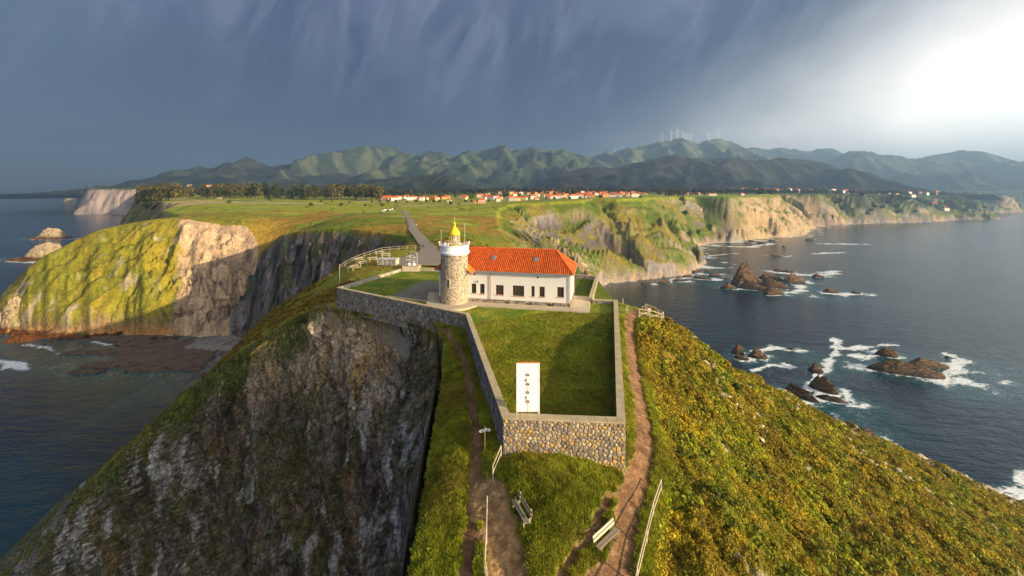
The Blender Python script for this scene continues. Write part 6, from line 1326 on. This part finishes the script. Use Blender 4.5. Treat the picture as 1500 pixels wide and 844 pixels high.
def vhouse(x, y, w, d, h, hip, wc, rc, label, rot=0, group='houses of the village', windows=True, z=None):
    wl, rm, wm, win = house_meshes(w, d, h, hip); o = empty('village_house', (x, y, (ground(x, y) if z is None else z)), rot, label, 'house', group)
    a = bpy.data.objects.new('wall', wl.copy()); a.data.materials.append(MW[wc]); b = bpy.data.objects.new('roof', rm.copy()); b.data.materials.append(MR[rc])
    for c in (a, b): COL.objects.link(c); c.parent = o
    if windows:
        if not wm.materials: wm.materials.append(M_DARK)
        for (u, v) in win: c = bpy.data.objects.new('window', wm); COL.objects.link(c); c.parent = o; c.location = (u, -d / 2, v)
    return o
vr = random.Random(5); WK = ['white', 'white', 'white', 'cream', 'cream', 'orange', 'pink', 'yellow', 'grey']
def PX(px, Y): return (px - CX) / F * Y
placed = []
def free(x, y, r=11):
    if any((x - a) ** 2 + (y - b) ** 2 < r * r for a, b in placed): return False
    placed.append((x, y)); return True
for px, Y, w, d, h, hip, wc, rc, lb in [(706, 600, 11, 9, 5.5, True, 'pink', 'orange', 'pink and white house with red shutters alone at the cliff edge'), (696, 597, 4, 5, 3.2, False, 'orange', 'orange', 'small red shed left of the lone cliff-edge house'), (731, 720, 11, 9, 6, True, 'cream', 'orange', 'cream house with a steep orange roof at the front left of the village'), (750, 715, 15, 10, 6.2, True, 'grey', 'orange', 'large grey house with a wide orange roof at the village front'), (759, 722, 7, 8, 5, False, 'yellow', 'orange', 'bright yellow house beside the large grey house'), (786, 715, 8, 7, 4, True, 'pink', 'red-brown', 'small pink house next to the dark round trees'), (768, 760, 10, 8, 5, False, 'cream', 'orange', 'low cream house behind the yellow house'), (813, 780, 18, 9, 6, False, 'white', 'orange', 'long white house with an orange roof near the village middle'), (839, 770, 16, 10, 6, True, 'white', 'orange', 'wide white two-storey house at the right of the village front'), (860, 775, 10, 8, 4, False, 'pink', 'red-brown', 'low brick-coloured house near the right of the village front'), (886, 800, 14, 9, 7, True, 'orange', 'orange', 'tall orange house towards the right end of the village'), (905, 805, 10, 8, 6, False, 'white', 'orange', 'white gabled house right of the tall orange one'), (929, 830, 13, 10, 7.5, True, 'white', 'orange', 'white house standing apart at the right end of the village'), (658, 690, 7, 6, 3.5, True, 'white', 'orange', 'tiny white house alone in the fields left of the village')]:
    x = PX(px, Y); placed.append((x, Y)); vhouse(x, Y, w, d, h, hip, wc, rc, lb, vr.uniform(-.3, .3))
k = 0
while k < 120:
    px = vr.gauss(835, 65) if k < 84 else vr.uniform(560, 720); Y = vr.uniform(800, 1380) if k < 84 else vr.uniform(830, 1040)
    if not 560 < px < 948: continue
    x = PX(px, Y)
    if not free(x, Y): continue
    wc = WK[vr.randrange(len(WK))]; rc = 'orange' if vr.random() < .8 else 'red-brown'; hip = vr.random() < .5
    vhouse(x, Y, vr.choice([9, 11, 13, 16]), vr.choice([8, 9]), vr.choice([4, 5.5, 6.5]), hip, wc, rc, f'{wc} house with {"a hipped" if hip else "a gabled"} {rc} tile roof {"in the thick of the village" if k < 84 else "in the scattered row left of the village"}', vr.uniform(-.6, .6), 'houses of the village' if k < 84 else 'scattered houses left of the village', windows=False); k += 1
# church tower
ch = empty('church_tower', (PX(785, 850), 850, ground(PX(785, 850), 850)), .1, 'square ochre church tower rising above the village roofs', 'tower'); MB().box(-2.6, 2.6, -2.6, 2.6, -1, 12).build('wall', MW['cream'], ch, local=True); MB().prism([(-3, -3, 12), (3, -3, 12), (0, -3, 12.01)], (0, 0, 0)).build('cornice', MW['cream'], ch, local=True)
m = MB(); [m.poly(P) for P in ([(-3, -3, 12), (3, -3, 12), (0, 0, 14.5)], [(3, -3, 12), (3, 3, 12), (0, 0, 14.5)], [(3, 3, 12), (-3, 3, 12), (0, 0, 14.5)], [(-3, 3, 12), (-3, -3, 12), (0, 0, 14.5)], [(-3, 3, 12), (3, 3, 12), (3, -3, 12), (-3, -3, 12)])]; m.build('roof', MR['orange'], ch, local=True); MB().box(-.6, .6, -2.75, -2.55, 8.5, 10.8).build('belfry_opening', M_DARK, ch, local=True)
bw = [(1043, 1130, 22, 9, 4, 'white', 'long white farm building with an orange roof on the right cliff top'), (1087, 1150, 9, 8, 5, 'white', 'small white house alone on the right cliff top'), (1009, 1180, 11, 8, 5, 'pink', 'house with a reddish roof beside the cliff-top trees'), (1022, 1210, 12, 8, 5, 'cream', 'cream house just right of the reddish-roofed one'), (321, 880, 12, 5, 3, 'white', 'small white shed in front of the left wood')]
for px, Y, w, d, h, wc, lb in bw: placed.append((PX(px, Y), Y)); vhouse(PX(px, Y), Y, w, d, h, False, wc, 'orange', lb, 0, 'outlying houses')
# far houses round the bay, a pixel or three each
k = 0
while k < 90:
    px = vr.uniform(1060, 1390) if k < 78 else vr.uniform(262, 345); Y = vr.uniform(1650, 2500) if k < 78 else vr.uniform(2350, 2700); x = PX(px, Y)
    if not free(x, Y, 18): continue
    vhouse(x, Y, vr.choice([14, 18, 24]), 12, vr.choice([8, 10, 13]), vr.random() < .5, vr.choice(['white', 'white', 'cream', 'pink', 'orange']), 'orange', 'tiny pale house in the hazy suburb above the bay' if k < 78 else 'tiny white house at the foot of the left hill', vr.uniform(-.5, .5), 'far houses above the bay' if k < 78 else 'far houses under the left hill', windows=False, z=ground(x, Y) + (6 if k < 78 else 14)); k += 1
# ------------------------------------------------------------------ wind turbines
MT = simple('turbine white', (.80, .80, .82), .5, .03, .1)
def turbine():
    o = empty('wind_turbine', (0, 0, 0)); MB().tube((0, 0, -12), (0, 0, 80), 2.6, 1.4, 8).build('tower', MT, o, local=True); MB().box(-1.8, 1.8, -4, 5, 79, 83).build('nacelle', MT, o, local=True)
    for k in range(3):
        a = 2 * math.pi * k / 3; b = MB().quadbox([(math.sin(a + q) * rr, -5 + dy, 81 + math.cos(a + q) * rr) for dy in (-.3, .3) for rr, q in ((1, -.9), (1, .9), (40, .015), (40, -.015))]); b.build('blade', MT, o, local=True)
    return o
tb = turbine()
TL = [(970, 13, 0), (982.5, 16, 0), (990.3, 14, 0), (992.5, 17, 0), (999.5, 12, 0), (1002.5, 13, 0), (1005.5, 11, 0), (1009, 9, 0), (1012.3, 13, 0), (1019.5, 8, 0), (1025.5, 5, 0), (1030.5, 6, 0), (1036.5, 14, 0), (1039.5, 13, 0), (1043.5, 9, 0), (1049, 14, 0), (1052.5, 16, 0), (900, 7, 0), (912, 7, 0), (938, 7, 0),
      (1109, 9, 1), (1116, 9, 1), (1118.5, 8, 1), (1122, 9, 1), (1126.5, 11, 1), (1136.5, 12, 1), (1142.5, 11, 1), (1148, 10, 1), (1151, 10, 1)]
for k, (px, hp, w) in enumerate(TL):
    at, Yc = (A5, A6)[w]; Y = Yc; z = at(px); s = (hp / F * Y) / 118; o = tb if k == 0 else copy_tree(tb); o.location = (PX(px, Y), Y - 10, z - 3); o.scale = (s * 1.25, s * 1.25, s); o.rotation_euler = (0, 0, vr.uniform(-.6, .6))
    grp = 'turbines on the rounded summits' if w == 0 else 'turbines on the distant ridge'
    lb = {0: 'leftmost white turbine on the pale rounded hill', 1: 'tall white turbine second from the left on the pale hill', 3: 'tallest white turbine in the cluster on the pale hill', 16: 'rightmost turbine standing on the pointed summit', 15: 'turbine just left of the rightmost one on the pointed summit', 17: 'faint turbine far left on the long shoulder', 18: 'second faint turbine on the long left shoulder', 19: 'faint turbine nearest the pale hill on the left shoulder'}.get(k, 'white wind turbine on the summits behind the wooded hill' if w == 0 else 'faint white turbine on the distant hazy ridge')
    for c in o.children:
        if c.name.startswith('blade'): pass
    tag(o, lb, 'wind turbine', grp)
# ------------------------------------------------------------------ parked cars
def car(col, name):
    o = empty('parked_car', (0, 0, 0)); m = simple('car paint ' + name, col, .3, .03, 1, .6)
    P = [(-2.1, .35), (2.1, .35), (2.15, .75), (1.2, .95), (.6, 1.45), (-1.2, 1.45), (-1.9, .95), (-2.15, .8)]
    MB().prism([(x, -.85, z) for x, z in P], (0, 1.7, 0)).build('body', m, o, local=True)
    MB().prism([(x, -.87, z) for x, z in [(-1.55, .98), (1.0, .98), (.5, 1.38), (-1.1, 1.38)]], (0, 1.74, 0)).build('window', M_GLASS, o, local=True)
    for x in (-1.3, 1.35):
        for y in (-.8, .6): MB().tube((x, y, .33), (x, y + .2, .33), .33, n=12).build('wheel', M_DARK, o, local=True)
    for y in (-.6, .6): MB().box(2.08, 2.17, y - .18, y + .18, .62, .76).build('headlight', M_TWHITE, o, local=True)
    return o
for k, (px, py, cn, c) in enumerate([(561, 307.6, 'silver', (.5, .5, .5)), (564.5, 306.8, 'white', (.8, .8, .8)), (568, 307.4, 'dark blue', (.03, .04, .10)), (571.5, 306.6, 'pale grey', (.6, .6, .62)), (575, 306, 'white van-like', (.78, .78, .76)), (578, 305.4, 'black', (.02, .02, .02))]):
    x, y = atz(px, py, 83)[:2]; o = car(c, cn); o.location = (x, y, ground(x, y) + .05); o.rotation_euler = (0, 0, rad(70 + 8 * k)); o.scale = (1.15,) * 3; tag(o, f'{cn} car parked at the roadside beyond the headland, number {k+1} from the left' if False else f'tiny {cn} car parked on the verge beyond the cove', 'car', 'cars parked on the far verge')
# ------------------------------------------------------------------ people
def person(x, y, z, rz, top, legs, hair, label, pose='stand', h=1.68):
    o = empty('person', (x, y, z), rz, label, 'person', 'walkers'); s = h / 1.7; sit = pose == 'sit'
    J = {'pel': (0, 0, .92), 'ch': (0, .01, 1.22), 'nk': (0, 0, 1.45), 'hd': (0, -.01, 1.58), 'ht': (0, 0, 1.70), 'ls': (-.19, 0, 1.40), 'le': (-.26, .03, 1.13), 'lh': (-.20, -.18, .98), 'rs': (.19, 0, 1.40), 're': (.27, .03, 1.13), 'rh': (.24, -.1, .90), 'lhp': (-.10, 0, .88), 'lk': (-.11, -.03, .48), 'la': (-.13, .03, .08), 'lt': (-.14, -.14, .03), 'rhp': (.10, 0, .88), 'rk': (.12, -.08, .49), 'ra': (.13, -.10, .08), 'rt': (.14, -.26, .03)}
    if pose == 'walk': J.update(lk=(-.1, -.18, .50), la=(-.1, -.22, .09), lt=(-.1, -.38, .05), rk=(.1, .06, .47), ra=(.1, .30, .12), rt=(.1, .16, .03), lh=(-.2, .18, .92), rh=(.22, -.22, .95))
    if sit: J = {k: (a, b, c - .38) for k, (a, b, c) in J.items()}; J.update(lk=(-.12, -.42, .52), la=(-.13, -.42, .08), lt=(-.13, -.58, .03), rk=(.12, -.42, .52), ra=(.13, -.44, .08), rt=(.13, -.6, .03), lhp=(-.1, 0, .50), rhp=(.1, 0, .50))
    def skin(name, edges, rad_, mat):
        ks = [];
        for e in edges:
            for q in e:
                if q not in ks: ks.append(q)
        me = bpy.data.meshes.new(name); me.from_pydata([tuple(c * s for c in J[q]) for q in ks], [(ks.index(a), ks.index(b)) for a, b in edges], []); ob = bpy.data.objects.new(name, me); COL.objects.link(ob); ob.parent = o
        md = ob.modifiers.new('skin', 'SKIN'); 
        if not me.skin_vertices: me.skin_vertices.new()
        for q, v in zip(ks, me.skin_vertices[0].data): v.radius = (rad_[q] * s,) * 2; v.use_root = (q == ks[0])
        sb = ob.modifiers.new('sub', 'SUBSURF'); sb.levels = 1; sb.render_levels = 1; me.materials.append(mat); return ob
    skm = simple('skin tone', (.50, .30, .21), .6, .08, 9); R_ = dict(pel=.13, ch=.14, nk=.055, hd=.095, ht=.07, ls=.07, le=.045, lh=.04, rs=.07, re=.045, rh=.04, lhp=.10, lk=.065, la=.045, lt=.045, rhp=.10, rk=.065, ra=.045, rt=.045)
    skin('body', [('pel', 'ch'), ('ch', 'nk'), ('nk', 'hd'), ('hd', 'ht'), ('ch', 'ls'), ('ls', 'le'), ('le', 'lh'), ('ch', 'rs'), ('rs', 're'), ('re', 'rh'), ('pel', 'lhp'), ('lhp', 'lk'), ('lk', 'la'), ('la', 'lt'), ('pel', 'rhp'), ('rhp', 'rk'), ('rk', 'ra'), ('ra', 'rt')], R_, skm)
    J['l2'] = tuple(np.array(J['le']) * .9 + np.array(J['lh']) * .1); J['r2'] = tuple(np.array(J['re']) * .9 + np.array(J['rh']) * .1); J['n0'] = tuple(np.array(J['ch']) * .25 + np.array(J['nk']) * .75)
    skin('shirt', [('pel', 'ch'), ('ch', 'n0'), ('ch', 'ls'), ('ls', 'l2'), ('ch', 'rs'), ('rs', 'r2')], dict(pel=.15, ch=.165, n0=.09, ls=.09, l2=.062, rs=.09, r2=.062), simple('shirt ' + label[:12], top, .85, .1, 8))
    skin('trousers', [('pel', 'lhp'), ('lhp', 'lk'), ('lk', 'la'), ('pel', 'rhp'), ('rhp', 'rk'), ('rk', 'ra')], dict(pel=.15, lhp=.12, lk=.08, la=.06, rhp=.12, rk=.08, ra=.06), simple('trousers ' + label[:12], legs, .85, .1, 8))
    hm = MB(); hx, hy, hz = (c * s for c in J['hd']); hm.lathe((hx, hy + .025, hz), [(.01, .165), (.09, .14), (.118, .06), (.11, -.03), (.07, -.12), (.01, -.13)], 12); hm.build('hair', simple('hair ' + label[:12], hair, .7, .2, 12), o, local=True, smooth=True)
    return o
px_, py_ = 951.5, 462; x, y = atz(px_, py_, 81.75)[:2]; person(x, y + .35, ground(x, y + .35), rad(200), (.62, .30, .50), (.50, .52, .60), (.10, .05, .03), 'person in a pink top and pale trousers leaning at the lookout railing')
x, y = 20.2, 63.6; person(x, y, ground(x, y) - .02, rad(160), (.10, .09, .12), (.05, .05, .07), (.015, .01, .01), 'dark-haired person in dark clothes sitting behind the lookout railing', 'sit')
for px_, top, lb in ((606.6, (.10, .22, .55), 'person in a blue top walking on the road towards the lighthouse'), (610.2, (.80, .76, .74), 'person in a white top walking on the road towards the lighthouse')):
    x, y = atz(px_, 333, 80.6)[:2]; person(x, y, ground(x, y) + .2, rad(190), top, (.25, .2, .2), (.05, .03, .02), lb, 'walk')
print('done', time.time() - T0)
